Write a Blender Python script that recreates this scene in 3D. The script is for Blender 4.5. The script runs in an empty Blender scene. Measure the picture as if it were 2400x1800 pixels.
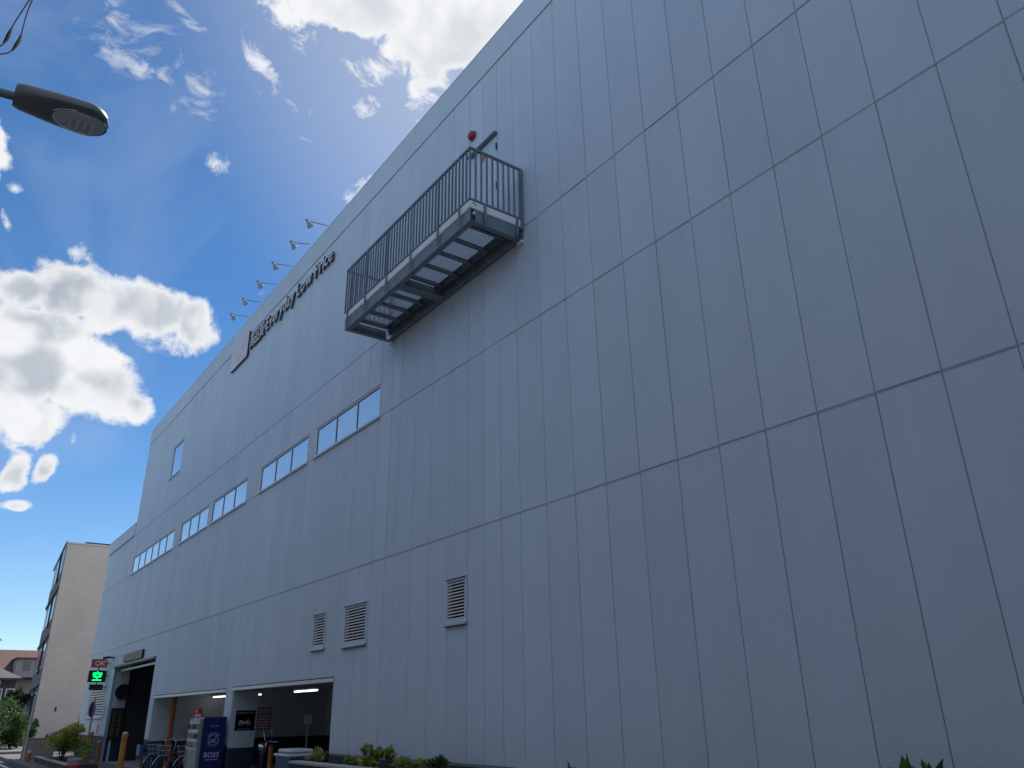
import bpy, bmesh, math, random
from mathutils import Vector, Matrix, noise as mnoise
random.seed(7)
S = bpy.context.scene
COL = S.collection
PI = math.pi

# ------------------------------------------------------------------ camera
cam_d = bpy.data.cameras.new('camera')
cam = bpy.data.objects.new('camera', cam_d)
COL.objects.link(cam)
cam_d.sensor_width = 36.0
cam_d.lens = 27.5
cam_d.clip_end = 6000
rgt, upv, fwd = (0.81296647, -0.58208163, -0.01632489), (-0.21130684, -0.3210143, 0.92320054), (0.5426186, 0.74708152, 0.38397169)
cam.matrix_world = Matrix(((rgt[0], upv[0], -fwd[0], 0.0), (rgt[1], upv[1], -fwd[1], 0.0), (rgt[2], upv[2], -fwd[2], 1.65), (0, 0, 0, 1)))
S.camera = cam

# ------------------------------------------------------------------ sky and sun
SUN_EL, SUN_AZ = math.radians(51), math.radians(54)      # azimuth from +Y (along the street) towards +X (behind the store)
SKY_STRENGTH = 0.073
CLOUD_STRENGTH = 0.58
world = bpy.data.worlds.new('World')
S.world = world
world.use_nodes = True
WN = world.node_tree
WN.nodes.clear()
# each cloud bank: direction, its two tangent axes, angular half sizes, weight, kind (0 cumulus, 1 wisp)
CLOUDS = [
    (0.0407, 0.9009, 0.4321, 0.9925, -0.0866, 0.0866, 0.1154, 0.4251, -0.8977, 0.0733, 0.0453, 1.15, 0),
    (0.0062, 0.9043, 0.4269, 0.9845, -0.0806, 0.1559, 0.1754, 0.4191, -0.8908, 0.0426, 0.0369, 1.1, 0),
    (0.1324, 0.8965, 0.4229, 0.9672, -0.0238, -0.2529, -0.2167, 0.4423, -0.8703, 0.0682, 0.0494, 1.2, 0),
    (0.1735, 0.8944, 0.4124, 0.9768, -0.1032, -0.1877, -0.1254, 0.4351, -0.8916, 0.0393, 0.0445, 1.1, 0),
    (0.0945, 0.9001, 0.4253, 0.9875, -0.0309, -0.1545, -0.1259, 0.4344, -0.8919, 0.0598, 0.045, 1.0, 0),
    (0.0244, 0.9365, 0.3499, 0.9924, -0.0652, 0.1048, 0.121, 0.3445, -0.931, 0.071, 0.0566, 1.15, 0),
    (0.0861, 0.9341, 0.3465, 0.9592, 0.0161, -0.2824, -0.2694, 0.3564, -0.8946, 0.0636, 0.0473, 1.15, 0),
    (0.1278, 0.9353, 0.3301, 0.975, -0.0578, -0.2144, -0.1814, 0.349, -0.9194, 0.0319, 0.0224, 0.9, 0),
    (0.0404, 0.9529, 0.3006, 0.9814, -0.0945, 0.167, 0.1875, 0.288, -0.9391, 0.05, 0.0271, 0.9, 0),
    (0.0258, 0.9218, 0.3867, 0.996, -0.0568, 0.0683, 0.0849, 0.3832, -0.9197, 0.0669, 0.0373, 1.15, 0),
    (0.0324, 0.9662, 0.2556, 0.9869, -0.0715, 0.1447, 0.1581, 0.2474, -0.9559, 0.0213, 0.0267, 1.0, 0),
    (0.0617, 0.9647, 0.2559, 0.9859, -0.099, 0.1349, 0.1554, 0.2437, -0.9573, 0.0212, 0.0186, 0.9, 0),
    (0.0433, 0.9747, 0.2194, 0.9968, -0.0274, -0.0757, -0.0677, 0.2218, -0.9727, 0.023, 0.0111, 0.95, 0),
    (0.0365, 0.9779, 0.2057, 0.9917, -0.0611, 0.1135, 0.1235, 0.1996, -0.9721, 0.0078, 0.0112, 0.7, 0),
    (0.0474, 0.8784, 0.4756, 0.9943, 0.004, -0.1069, -0.0958, 0.4778, -0.8732, 0.019, 0.0138, 0.45, 0),
    (-0.0451, 0.8261, 0.5617, 0.9284, -0.173, 0.3287, 0.3688, 0.5361, -0.7593, 0.0203, 0.0346, 0.9, 0),
    (-0.0393, 0.8467, 0.5307, 0.9364, -0.1544, 0.3153, 0.3489, 0.5091, -0.7868, 0.009, 0.0188, 0.5, 0),
    (-0.0262, 0.8537, 0.5202, 0.9401, -0.156, 0.303, 0.3398, 0.4967, -0.7986, 0.0166, 0.0105, 0.55, 0),
    (-0.0284, 0.873, 0.4869, 0.9471, -0.1324, 0.2923, 0.3196, 0.4692, -0.8232, 0.0074, 0.0216, 0.6, 0),
    (0.2773, 0.5966, 0.7531, 0.8579, -0.5068, 0.0853, 0.4325, 0.6222, -0.6525, 0.1714, 0.0516, 1.2, 0),
    (0.3503, 0.585, 0.7315, 0.5525, -0.7598, 0.3427, 0.7562, 0.284, -0.5895, 0.085, 0.0692, 1.2, 0),
    (0.2287, 0.636, 0.737, 0.9526, -0.3022, -0.0351, 0.2003, 0.7099, -0.6752, 0.0797, 0.0243, 0.8, 0),
    (0.3555, 0.624, 0.6959, 0.8464, -0.5308, 0.0432, 0.3962, 0.5735, -0.717, 0.0492, 0.0408, 0.8, 0),
    (0.3489, 0.655, 0.6703, 0.8558, -0.5142, 0.0566, 0.3817, 0.5537, -0.7401, 0.0441, 0.0313, 0.75, 1),
    (0.1697, 0.7088, 0.6847, 0.8811, 0.2019, -0.4276, -0.4414, 0.6757, -0.5904, 0.0695, 0.0209, 0.9, 1),
    (0.2873, 0.6897, 0.6646, 0.8784, -0.4665, 0.104, 0.3817, 0.5537, -0.7401, 0.0378, 0.0233, 0.8, 1),
    (0.1677, 0.7853, 0.5959, 0.9687, -0.2436, 0.048, 0.1829, 0.569, -0.8017, 0.0229, 0.0168, 1.05, 1),
    (0.3087, 0.7441, 0.5924, 0.5503, -0.6479, 0.5267, 0.7757, 0.1633, -0.6096, 0.0422, 0.0214, 1.0, 1),
    (0.2387, 0.7391, 0.6299, 0.9705, -0.2034, -0.1294, 0.0324, 0.642, -0.766, 0.0309, 0.0188, 0.45, 1),
    (0.0337, 0.7236, 0.6894, 0.9652, -0.2026, 0.1652, 0.2592, 0.6596, -0.7055, 0.0172, 0.0323, 0.8, 1),
    (0.0813, 0.7129, 0.6965, 0.5515, -0.6144, 0.5642, 0.8302, 0.338, -0.4433, 0.015, 0.0296, 0.7, 1),
    (0.0491, 0.8788, 0.4746, 0.9531, -0.1834, 0.2406, 0.2985, 0.4404, -0.8468, 0.0202, 0.0132, 0.75, 1),
    (0.1254, 0.7518, 0.6474, 0.9672, -0.238, 0.0886, 0.2206, 0.6148, -0.7572, 0.0286, 0.013, 0.45, 1),
    (0.3009, 0.6484, 0.6993, 0.8653, -0.4939, 0.0853, 0.4006, 0.5793, -0.7099, 0.0805, 0.0302, 0.8, 1),
    (0.221, 0.6655, 0.7129, 0.9392, -0.3421, 0.0278, 0.2624, 0.6633, -0.7009, 0.0708, 0.0296, 0.6, 1),
    (0.235, 0.8534, 0.4652, 0.9336, -0.3316, 0.1362, 0.2704, 0.4021, -0.8748, 0.0159, 0.0078, 0.5, 1),
    (0.0866, 0.954, 0.2871, 0.9809, -0.1321, 0.1424, 0.1738, 0.2691, -0.9473, 0.0063, 0.0134, 0.6, 1),
    (0.2144, 0.7089, 0.6719, 0.9747, -0.1999, -0.1004, 0.0631, 0.6763, -0.734, 0.1302, 0.0467, 0.42, 1),
    (0.0805, 0.7527, 0.6534, 0.9847, 0.0416, -0.1694, -0.1547, 0.6568, -0.738, 0.1139, 0.0656, 0.42, 1),
]

def build_sky():
    N, L = WN.nodes, WN.links
    def nd(t, **k):
        n = N.new(t)
        for a, b in k.items(): setattr(n, a, b)
        return n
    def math_(op, a, b=None, clamp=False):
        n = nd('ShaderNodeMath', operation=op, use_clamp=clamp)
        for i, v in enumerate((a, b)):
            if v is None: continue
            if isinstance(v, (int, float)): n.inputs[i].default_value = v
            else: L.new(v, n.inputs[i])
        return n.outputs[0]
    def smooth(v, a, b, o0=0.0, o1=1.0):
        n = nd('ShaderNodeMapRange', interpolation_type='SMOOTHSTEP')
        L.new(v, n.inputs[0])
        for i, x in zip((1, 2, 3, 4), (a, b, o0, o1)): n.inputs[i].default_value = x
        return n.outputs[0]
    tc = nd('ShaderNodeTexCoord')
    nrm = nd('ShaderNodeVectorMath', operation='NORMALIZE')
    L.new(tc.outputs['Generated'], nrm.inputs[0])
    V = nrm.outputs[0]
    def fbm(scale, detail, rough, dist=0.0, off=(0, 0, 0)):
        mp = nd('ShaderNodeMapping'); mp.inputs['Location'].default_value = off
        L.new(V, mp.inputs['Vector'])
        n = nd('ShaderNodeTexNoise')
        n.inputs['Scale'].default_value = scale; n.inputs['Detail'].default_value = detail
        n.inputs['Roughness'].default_value = rough; n.inputs['Distortion'].default_value = dist
        L.new(mp.outputs[0], n.inputs['Vector'])
        return n.outputs['Fac']
    def blobs(kind, vec):
        acc = None
        for c in CLOUDS:
            if c[12] != kind: continue
            m = Matrix((c[3:6], c[6:9], Vector(c[3:6]).cross(Vector(c[6:9])))).transposed()
            mp = nd('ShaderNodeMapping', vector_type='TEXTURE')
            mp.inputs['Location'].default_value = c[0:3]
            mp.inputs['Rotation'].default_value = m.to_euler('XYZ')
            mp.inputs['Scale'].default_value = (c[9], c[10], max(c[9], c[10]))
            L.new(vec, mp.inputs['Vector'])
            ln = nd('ShaderNodeVectorMath', operation='LENGTH')
            L.new(mp.outputs[0], ln.inputs[0])
            v = math_('MULTIPLY', math_('SUBTRACT', 1.0, ln.outputs['Value']), c[11])
            acc = v if acc is None else math_('MAXIMUM', acc, v)
        return acc
    # a gentle warp so that no bank keeps an elliptical outline
    wn = nd('ShaderNodeTexNoise'); wn.inputs['Scale'].default_value = 6.0; wn.inputs['Detail'].default_value = 3
    L.new(V, wn.inputs['Vector'])
    ws = nd('ShaderNodeVectorMath', operation='SUBTRACT'); ws.inputs[1].default_value = (.5, .5, .5)
    L.new(wn.outputs['Color'], ws.inputs[0])
    wm = nd('ShaderNodeVectorMath', operation='SCALE'); wm.inputs['Scale'].default_value = 0.085
    L.new(ws.outputs[0], wm.inputs[0])
    wa = nd('ShaderNodeVectorMath', operation='ADD')
    L.new(V, wa.inputs[0]); L.new(wm.outputs[0], wa.inputs[1])
    VW = wa.outputs[0]
    billow = fbm(11.0, 7, 0.58, 0.25)
    fine = fbm(34.0, 7, 0.64, 0.4, (3, 1, 2))
    nz = math_('ADD', math_('MULTIPLY', math_('SUBTRACT', billow, 0.5), 1.55), math_('MULTIPLY', math_('SUBTRACT', fine, 0.5), 0.75))
    dens = math_('ADD', math_('MAXIMUM', blobs(0, VW), -0.6), nz)
    # loose clouds over the unseen sky, cover raised to brighten the store wall
    gen = fbm(2.6, 6, 0.55, 0.2, (5, 2, 7))
    dt = nd('ShaderNodeVectorMath', operation='DOT_PRODUCT'); dt.inputs[1].default_value = fwd
    L.new(V, dt.inputs[0])
    out_of_view = smooth(dt.outputs['Value'], 0.72, 0.5)
    gen_d = math_('MULTIPLY', smooth(gen, 0.47, 0.61), out_of_view)
    a0 = math_('MAXIMUM', smooth(dens, 0.0, 0.32), gen_d)
    # wisps: combed, torn shreds inside soft patches
    wspm = nd('ShaderNodeMapping'); wspm.inputs['Rotation'].default_value = (0.5, 0.25, 0.9); wspm.inputs['Scale'].default_value = (1.0, 1.9, 1.0)
    L.new(VW, wspm.inputs['Vector'])
    wsn = nd('ShaderNodeTexNoise'); wsn.inputs['Scale'].default_value = 26.0; wsn.inputs['Detail'].default_value = 8
    wsn.inputs['Roughness'].default_value = 0.66; wsn.inputs['Distortion'].default_value = 0.5
    L.new(wspm.outputs[0], wsn.inputs['Vector'])
    patch = math_('MAXIMUM', blobs(1, VW), 0.0)
    wd = math_('ADD', math_('MULTIPLY', patch, 0.30), math_('SUBTRACT', wsn.outputs['Fac'], 0.545))
    a1 = math_('MULTIPLY', math_('MULTIPLY', smooth(wd, -0.05, 0.30), smooth(patch, 0.0, 0.4)), 0.92)
    veil = math_('MULTIPLY', smooth(fbm(4.0, 4, 0.6, 0.6, (9, 3, 1)), 0.42, 0.75), 0.11)
    sd = (math.sin(SUN_AZ) * math.cos(SUN_EL), math.cos(SUN_AZ) * math.cos(SUN_EL), math.sin(SUN_EL))
    ds = nd('ShaderNodeVectorMath', operation='DOT_PRODUCT'); ds.inputs[1].default_value = sd
    L.new(V, ds.inputs[0])
    sep = nd('ShaderNodeSeparateXYZ'); L.new(V, sep.inputs[0])
    alpha = math_('MAXIMUM', math_('MAXIMUM', a0, a1), veil)
    glow = math_('MULTIPLY', smooth(ds.outputs['Value'], 0.79, 1.0), 0.46)
    alpha = math_('MAXIMUM', alpha, glow)
    above = smooth(sep.outputs['Z'], 0.0, 0.06)
    alpha = math_('MULTIPLY', alpha, above, True)
    # thick parts go grey, thin rims and the side near the sun stay white
    near_sun = smooth(ds.outputs['Value'], 0.62, 0.95)
    core = smooth(dens, 0.10, 0.70)
    # relief: parts whose cover thins towards the sun are lit, the rest lie in their own shade
    lee = fbm(11.0, 3, 0.5, 0.25, tuple(0.035 * c for c in sd))
    relief = smooth(math_('SUBTRACT', lee, fbm(11.0, 3, 0.5, 0.25)), -0.10, 0.12)
    mott = smooth(fbm(9.0, 3, 0.55, 0.2, (2, 8, 5)), 0.3, 0.7)
    grey = math_('MULTIPLY', core, math_('ADD', math_('MULTIPLY', mott, 0.25), math_('MULTIPLY', relief, 0.75)))
    grey = math_('MULTIPLY', grey, math_('SUBTRACT', 1.0, math_('MULTIPLY', near_sun, 0.55)))
    ramp = nd('ShaderNodeMixRGB')
    ramp.inputs[1].default_value = (0.89, 0.90, 0.92, 1)
    ramp.inputs[2].default_value = (0.37, 0.43, 0.51, 1)
    L.new(grey, ramp.inputs[0])
    sky = nd('ShaderNodeTexSky', sky_type='NISHITA')
    sky.sun_disc = False
    sky.sun_elevation = SUN_EL
    sky.sun_rotation = SUN_AZ
    sky.altitude = 1200; sky.air_density = 1.0; sky.dust_density = 0.0; sky.ozone_density = 2.6
    b1 = nd('ShaderNodeBackground'); b1.inputs['Strength'].default_value = SKY_STRENGTH
    hs = nd('ShaderNodeHueSaturation'); hs.inputs['Saturation'].default_value = 1.22
    L.new(sky.outputs[0], hs.inputs['Color']); L.new(hs.outputs[0], b1.inputs['Color'])
    b2 = nd('ShaderNodeBackground'); b2.inputs['Strength'].default_value = CLOUD_STRENGTH
    L.new(ramp.outputs[0], b2.inputs['Color'])
    mx = nd('ShaderNodeMixShader')
    L.new(alpha, mx.inputs[0]); L.new(b1.outputs[0], mx.inputs[1]); L.new(b2.outputs[0], mx.inputs[2])
    out = nd('ShaderNodeOutputWorld')
    L.new(mx.outputs[0], out.inputs['Surface'])
build_sky()

sun_d = bpy.data.lights.new('sun', 'SUN')
sun_d.energy = 3.2; sun_d.angle = math.radians(0.53); sun_d.color = (1.0, 0.95, 0.88)
sun = bpy.data.objects.new('sun', sun_d)
COL.objects.link(sun)
sdir = Vector((math.sin(SUN_AZ) * math.cos(SUN_EL), math.cos(SUN_AZ) * math.cos(SUN_EL), math.sin(SUN_EL)))
sun.rotation_euler = sdir.to_track_quat('Z', 'Y').to_euler()
sun.location = sdir * 80

S.view_settings.view_transform = 'Standard'
S.view_settings.look = 'None'
S.view_settings.exposure = 0.84
S.view_settings.gamma = 1.0
S.view_settings.use_curve_mapping = False

# ------------------------------------------------------------------ materials
def mat(name, col, rough=0.6, metal=0.0, var=0.0, vscale=8.0, bump=0.0, bscale=120.0, spec=0.5, island=0.0, emit=0.0, stretch=(1, 1, 1), obj_var=0.0, tint=None):
    m = bpy.data.materials.new(name); m.use_nodes = True
    nt = m.node_tree; b = nt.nodes['Principled BSDF']
    b.inputs['Base Color'].default_value = (*col, 1); b.inputs['Roughness'].default_value = rough
    b.inputs['Metallic'].default_value = metal; b.inputs['Specular IOR Level'].default_value = spec
    geo = nt.nodes.new('ShaderNodeNewGeometry')
    src = None
    def mixcol(fac, c0, c1):
        n = nt.nodes.new('ShaderNodeMixRGB'); nt.links.new(fac, n.inputs[0])
        for i, c in ((1, c0), (2, c1)):
            if isinstance(c, tuple): n.inputs[i].default_value = (*c, 1)
            else: nt.links.new(c, n.inputs[i])
        return n.outputs[0]
    mp = nt.nodes.new('ShaderNodeMapping'); mp.inputs['Scale'].default_value = stretch
    nt.links.new(geo.outputs['Position'], mp.inputs['Vector'])
    if var:
        n = nt.nodes.new('ShaderNodeTexNoise'); n.inputs['Scale'].default_value = vscale; n.inputs['Detail'].default_value = 6
        n.inputs['Roughness'].default_value = 0.65
        nt.links.new(mp.outputs[0], n.inputs['Vector'])
        r = nt.nodes.new('ShaderNodeMapRange'); r.inputs[1].default_value = .3; r.inputs[2].default_value = .7
        nt.links.new(n.outputs['Fac'], r.inputs[0])
        lo = tuple(c * (1 - var) for c in col); hi = tuple(min(1, c * (1 + var)) for c in (tint or col))
        src = mixcol(r.outputs[0], lo, hi)
    if island or obj_var:
        k = island or obj_var
        if island: fac = geo.outputs['Random Per Island']
        else:
            oi = nt.nodes.new('ShaderNodeObjectInfo'); fac = oi.outputs['Random']
        h = nt.nodes.new('ShaderNodeHueSaturation')
        mr = nt.nodes.new('ShaderNodeMapRange'); mr.inputs[3].default_value = 1 - k; mr.inputs[4].default_value = 1 + k
        nt.links.new(fac, mr.inputs[0]); nt.links.new(mr.outputs[0], h.inputs['Value'])
        if src: nt.links.new(src, h.inputs['Color'])
        else: h.inputs['Color'].default_value = (*col, 1)
        src = h.outputs[0]
    if src: nt.links.new(src, b.inputs['Base Color'])
    if bump:
        n = nt.nodes.new('ShaderNodeTexNoise'); n.inputs['Scale'].default_value = bscale; n.inputs['Detail'].default_value = 4
        nt.links.new(mp.outputs[0], n.inputs['Vector'])
        bp = nt.nodes.new('ShaderNodeBump'); bp.inputs['Strength'].default_value = bump; bp.inputs['Distance'].default_value = 0.01
        nt.links.new(n.outputs['Fac'], bp.inputs['Height']); nt.links.new(bp.outputs[0], b.inputs['Normal'])
    if emit:
        b.inputs['Emission Color'].default_value = (*col, 1); b.inputs['Emission Strength'].default_value = emit
    return m

def leaf_mat(name, c0, c1, trans=0.35, rough=0.45):
    m = bpy.data.materials.new(name); m.use_nodes = True
    nt = m.node_tree; b = nt.nodes['Principled BSDF']
    geo = nt.nodes.new('ShaderNodeNewGeometry')
    mx = nt.nodes.new('ShaderNodeMixRGB'); mx.inputs[1].default_value = (*c0, 1); mx.inputs[2].default_value = (*c1, 1)
    nt.links.new(geo.outputs['Random Per Island'], mx.inputs[0])
    nt.links.new(mx.outputs[0], b.inputs['Base Color']); b.inputs['Roughness'].default_value = rough
    tr = nt.nodes.new('ShaderNodeBsdfTranslucent'); nt.links.new(mx.outputs[0], tr.inputs['Color'])
    ms = nt.nodes.new('ShaderNodeMixShader'); ms.inputs[0].default_value = trans
    nt.links.new(b.outputs[0], ms.inputs[1]); nt.links.new(tr.outputs[0], ms.inputs[2])
    nt.links.new(ms.outputs[0], nt.nodes['Material Output'].inputs['Surface'])
    return m

M = {}
M['panel'] = mat('painted_cladding', (0.625, 0.74, 0.855), 0.62, var=0.04, vscale=1.1, bump=0.45, bscale=70, obj_var=0.034, stretch=(1, 1, .45), spec=0.4)
M['sealant'] = mat('joint_sealant', (0.38, 0.44, 0.50), 0.8)
M['trim'] = mat('light_metal_trim', (0.62, 0.64, 0.67), 0.42, 0.3)
M['frame'] = mat('window_aluminium', (0.80, 0.86, 0.92), 0.4, 0.0)
M['dark_gasket'] = mat('dark_gasket', (0.03, 0.04, 0.055), 0.6)
M['pane'] = mat('frosted_window_glass', (0.96, 0.97, 0.98), 0.14, 0.8, spec=1.0, var=0.04, vscale=2)
M['clear'] = mat('mirror_window_glass', (0.85, 0.88, 0.90), 0.04, 0.85, spec=0.9)
M['slat'] = mat('louvre_slat_paint', (0.85, 0.83, 0.86), 0.45)
M['steel'] = mat('balcony_painted_steel', (0.18, 0.225, 0.26), 0.5, 0.0, var=0.15, vscale=5)
M['steel_pale'] = mat('balcony_kick_plate', (0.84, 0.86, 0.88), 0.45, 0.0, var=0.05, vscale=6)
M['grate'] = mat('galvanised_grating', (0.60, 0.63, 0.67), 0.4, 0.3)
M['dark'] = mat('dark_void', (0.006, 0.008, 0.012), 0.9)
M['roof'] = mat('flat_roof_membrane', (0.22, 0.22, 0.22), 0.85, var=0.1)
M['letter_face'] = mat('letter_face', (0.72, 0.72, 0.73), 0.4)
M['letter_side'] = mat('letter_side', (0.10, 0.10, 0.115), 0.5)
M['logo_face'] = mat('logo_panel_face', (0.97, 0.70, 0.50), 0.12, spec=1.0, var=0.05, vscale=4)  # orange sign, paled in its base colour for the glancing reflection
M['logo_mark'] = mat('logo_mark', (0.97, 0.75, 0.57), 0.12, spec=1.0)  # near the face tone, washed out by the same painted sheen
M['logo_side'] = mat('logo_panel_side', (0.13, 0.03, 0.03), 0.5)
M['red'] = mat('red_enamel', (0.42, 0.03, 0.05), 0.3)
M['lamp_shell'] = mat('floodlight_shell', (0.34, 0.34, 0.35), 0.5, 0.2)
M['lamp_dark'] = mat('street_lamp_shell', (0.16, 0.19, 0.21), 0.45, 0.1, var=0.08, vscale=9)
M['lamp_glass'] = mat('street_lamp_glass', (0.50, 0.57, 0.60), 0.10, 0.0, spec=0.8)
M['cable'] = mat('black_cable', (0.012, 0.013, 0.016), 0.9, spec=0.2)
M['asphalt'] = mat('asphalt', (0.055, 0.055, 0.057), 0.9, var=0.25, vscale=1.5, bump=0.5, bscale=160)
M['pave'] = mat('pavement_concrete', (0.13, 0.13, 0.125), 0.85, var=0.15, vscale=2.0, bump=0.3, bscale=80)
M['kerb'] = mat('kerb_stone', (0.16, 0.155, 0.15), 0.85, var=0.2, vscale=3, bump=0.4, bscale=60)
M['white_paint'] = mat('road_paint', (0.72, 0.72, 0.70), 0.7, var=0.1, vscale=5)
M['earth'] = mat('ground_earth', (0.10, 0.095, 0.08), 0.95, var=0.3, vscale=.4)
M['soil'] = mat('planter_soil', (0.05, 0.04, 0.03), 0.95, var=0.3, vscale=6)
M['coping'] = mat('planter_coping', (0.42, 0.42, 0.42), 0.7, var=0.1, vscale=4)
M['planter'] = mat('planter_dark_face', (0.055, 0.055, 0.065), 0.7, var=0.15, vscale=3)
M['base'] = mat('dark_base_course', (0.04, 0.045, 0.055), 0.7)
M['interior'] = mat('interior_wall_paint', (0.56, 0.66, 0.70), 0.75, var=0.06, vscale=2)
M['navy'] = mat('navy_wainscot', (0.018, 0.032, 0.055), 0.6)
M['floor'] = mat('garage_floor', (0.30, 0.31, 0.32), 0.6, var=0.15, vscale=2)
M['tube'] = mat('lit_tube', (1.0, 0.97, 0.98), 0.4, emit=1.6)
M['black'] = mat('black_plastic', (0.012, 0.013, 0.016), 0.45)
M['board'] = mat('black_sign_board', (0.012, 0.014, 0.022), 0.45)
M['yellow_print'] = mat('yellow_print', (0.22, 0.19, 0.05), 0.5)
M['white_print'] = mat('white_print', (0.50, 0.51, 0.53), 0.5)
M['boss_blue'] = mat('vending_machine_blue', (0.010, 0.016, 0.14), 0.35)
M['boss_print'] = mat('vending_machine_print', (0.42, 0.45, 0.60), 0.5)
M['vend_white'] = mat('vending_machine_white', (0.22, 0.28, 0.30), 0.4)
M['vend_glass'] = mat('vending_machine_window', (0.20, 0.30, 0.32), 0.08, spec=0.8)
M['cyan'] = mat('vending_cyan_trim', (0.03, 0.22, 0.42), 0.4)
M['sign_red'] = mat('sign_red', (0.50, 0.055, 0.05), 0.4)
M['sign_white'] = mat('sign_white', (0.75, 0.73, 0.72), 0.45)
M['sign_pink'] = mat('faded_sign_pink', (0.40, 0.24, 0.26), 0.5)
M['led'] = mat('lit_green_led', (0.0, 0.95, 0.16), 0.5, emit=1.3)
M['amber'] = mat('bollard_amber_paint', (0.52, 0.24, 0.035), 0.45, var=0.12, vscale=7)
M['orange'] = mat('orange_post_paint', (0.45, 0.15, 0.04), 0.5, var=0.12, vscale=5)
M['refl'] = mat('pale_reflector_cap', (0.70, 0.66, 0.60), 0.4)
M['logo_face'].node_tree.nodes['Principled BSDF'].inputs['Coat Weight'].default_value = 1.0
M['tile'] = None
M['bike_red'] = mat('red_bike_paint', (0.42, 0.03, 0.04), 0.35)
M['bike_blue'] = mat('blue_paint', (0.012, 0.09, 0.25), 0.4)
M['bike_silver'] = mat('silver_paint', (0.48, 0.50, 0.52), 0.3, 0.7)
M['chrome'] = mat('chrome', (0.65, 0.67, 0.70), 0.15, 1.0)
M['rubber'] = mat('rubber', (0.012, 0.012, 0.013), 0.8)
M['scooter'] = mat('scooter_body', (0.02, 0.021, 0.03), 0.25)
M['bin_blue'] = mat('bin_blue', (0.015, 0.07, 0.19), 0.4)
M['bin_lid'] = mat('bin_lid_grey', (0.50, 0.52, 0.55), 0.45)
M['grey_metal'] = mat('grey_post_metal', (0.32, 0.33, 0.34), 0.4, 0.5)
M['pole_white'] = mat('pale_pole', (0.62, 0.62, 0.62), 0.4)
M['beige_wall'] = mat('beige_low_wall', (0.36, 0.32, 0.27), 0.85, var=0.12, vscale=3, bump=0.3, bscale=60)
M['pink_pot'] = mat('faded_pink_plastic', (0.52, 0.36, 0.36), 0.5, var=0.1, vscale=9)
M['brick_dark'] = mat('dark_brown_planter', (0.075, 0.045, 0.042), 0.8, var=0.2, vscale=8)
M['red_roof'] = mat('red_roof_tiles', (0.10, 0.036, 0.042), 0.7, var=0.12, vscale=3)
M['grey_roof'] = mat('grey_roof_tiles', (0.085, 0.09, 0.11), 0.7, var=0.12, vscale=3)
M['house_white'] = mat('white_render', (0.30, 0.30, 0.31), 0.8)
M['house_dark'] = mat('dark_timber_cladding', (0.055, 0.06, 0.075), 0.8, var=0.15, vscale=3)
M['house_glass'] = mat('house_window_glass', (0.08, 0.11, 0.14), 0.08, spec=0.8)
M['concrete_grey'] = mat('grey_facade_render', (0.17, 0.17, 0.175), 0.85, var=0.1, vscale=.8)
M['car_paint'] = mat('dark_car_paint', (0.02, 0.016, 0.03), 0.2, 0.3, spec=0.7)
M['bark'] = mat('bark', (0.07, 0.05, 0.035), 0.9, var=0.3, vscale=9)
M['leaf'] = leaf_mat('shrub_leaves', (0.08, 0.16, 0.035), (0.55, 0.60, 0.17))  # bright end of the mix stands in for sun on the leaf tips
M['leaf_lime'] = leaf_mat('lime_leaves', (0.28, 0.33, 0.05), (0.66, 0.62, 0.14), 0.45)  # yellow raised in the colour in place of sunlight on these leaves
M['leaf_dark'] = leaf_mat('dark_hedge_leaves', (0.03, 0.07, 0.025), (0.11, 0.18, 0.06))
M['leaf_big'] = leaf_mat('glossy_leaves', (0.035, 0.09, 0.018), (0.14, 0.24, 0.03), 0.25, 0.3)

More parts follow.
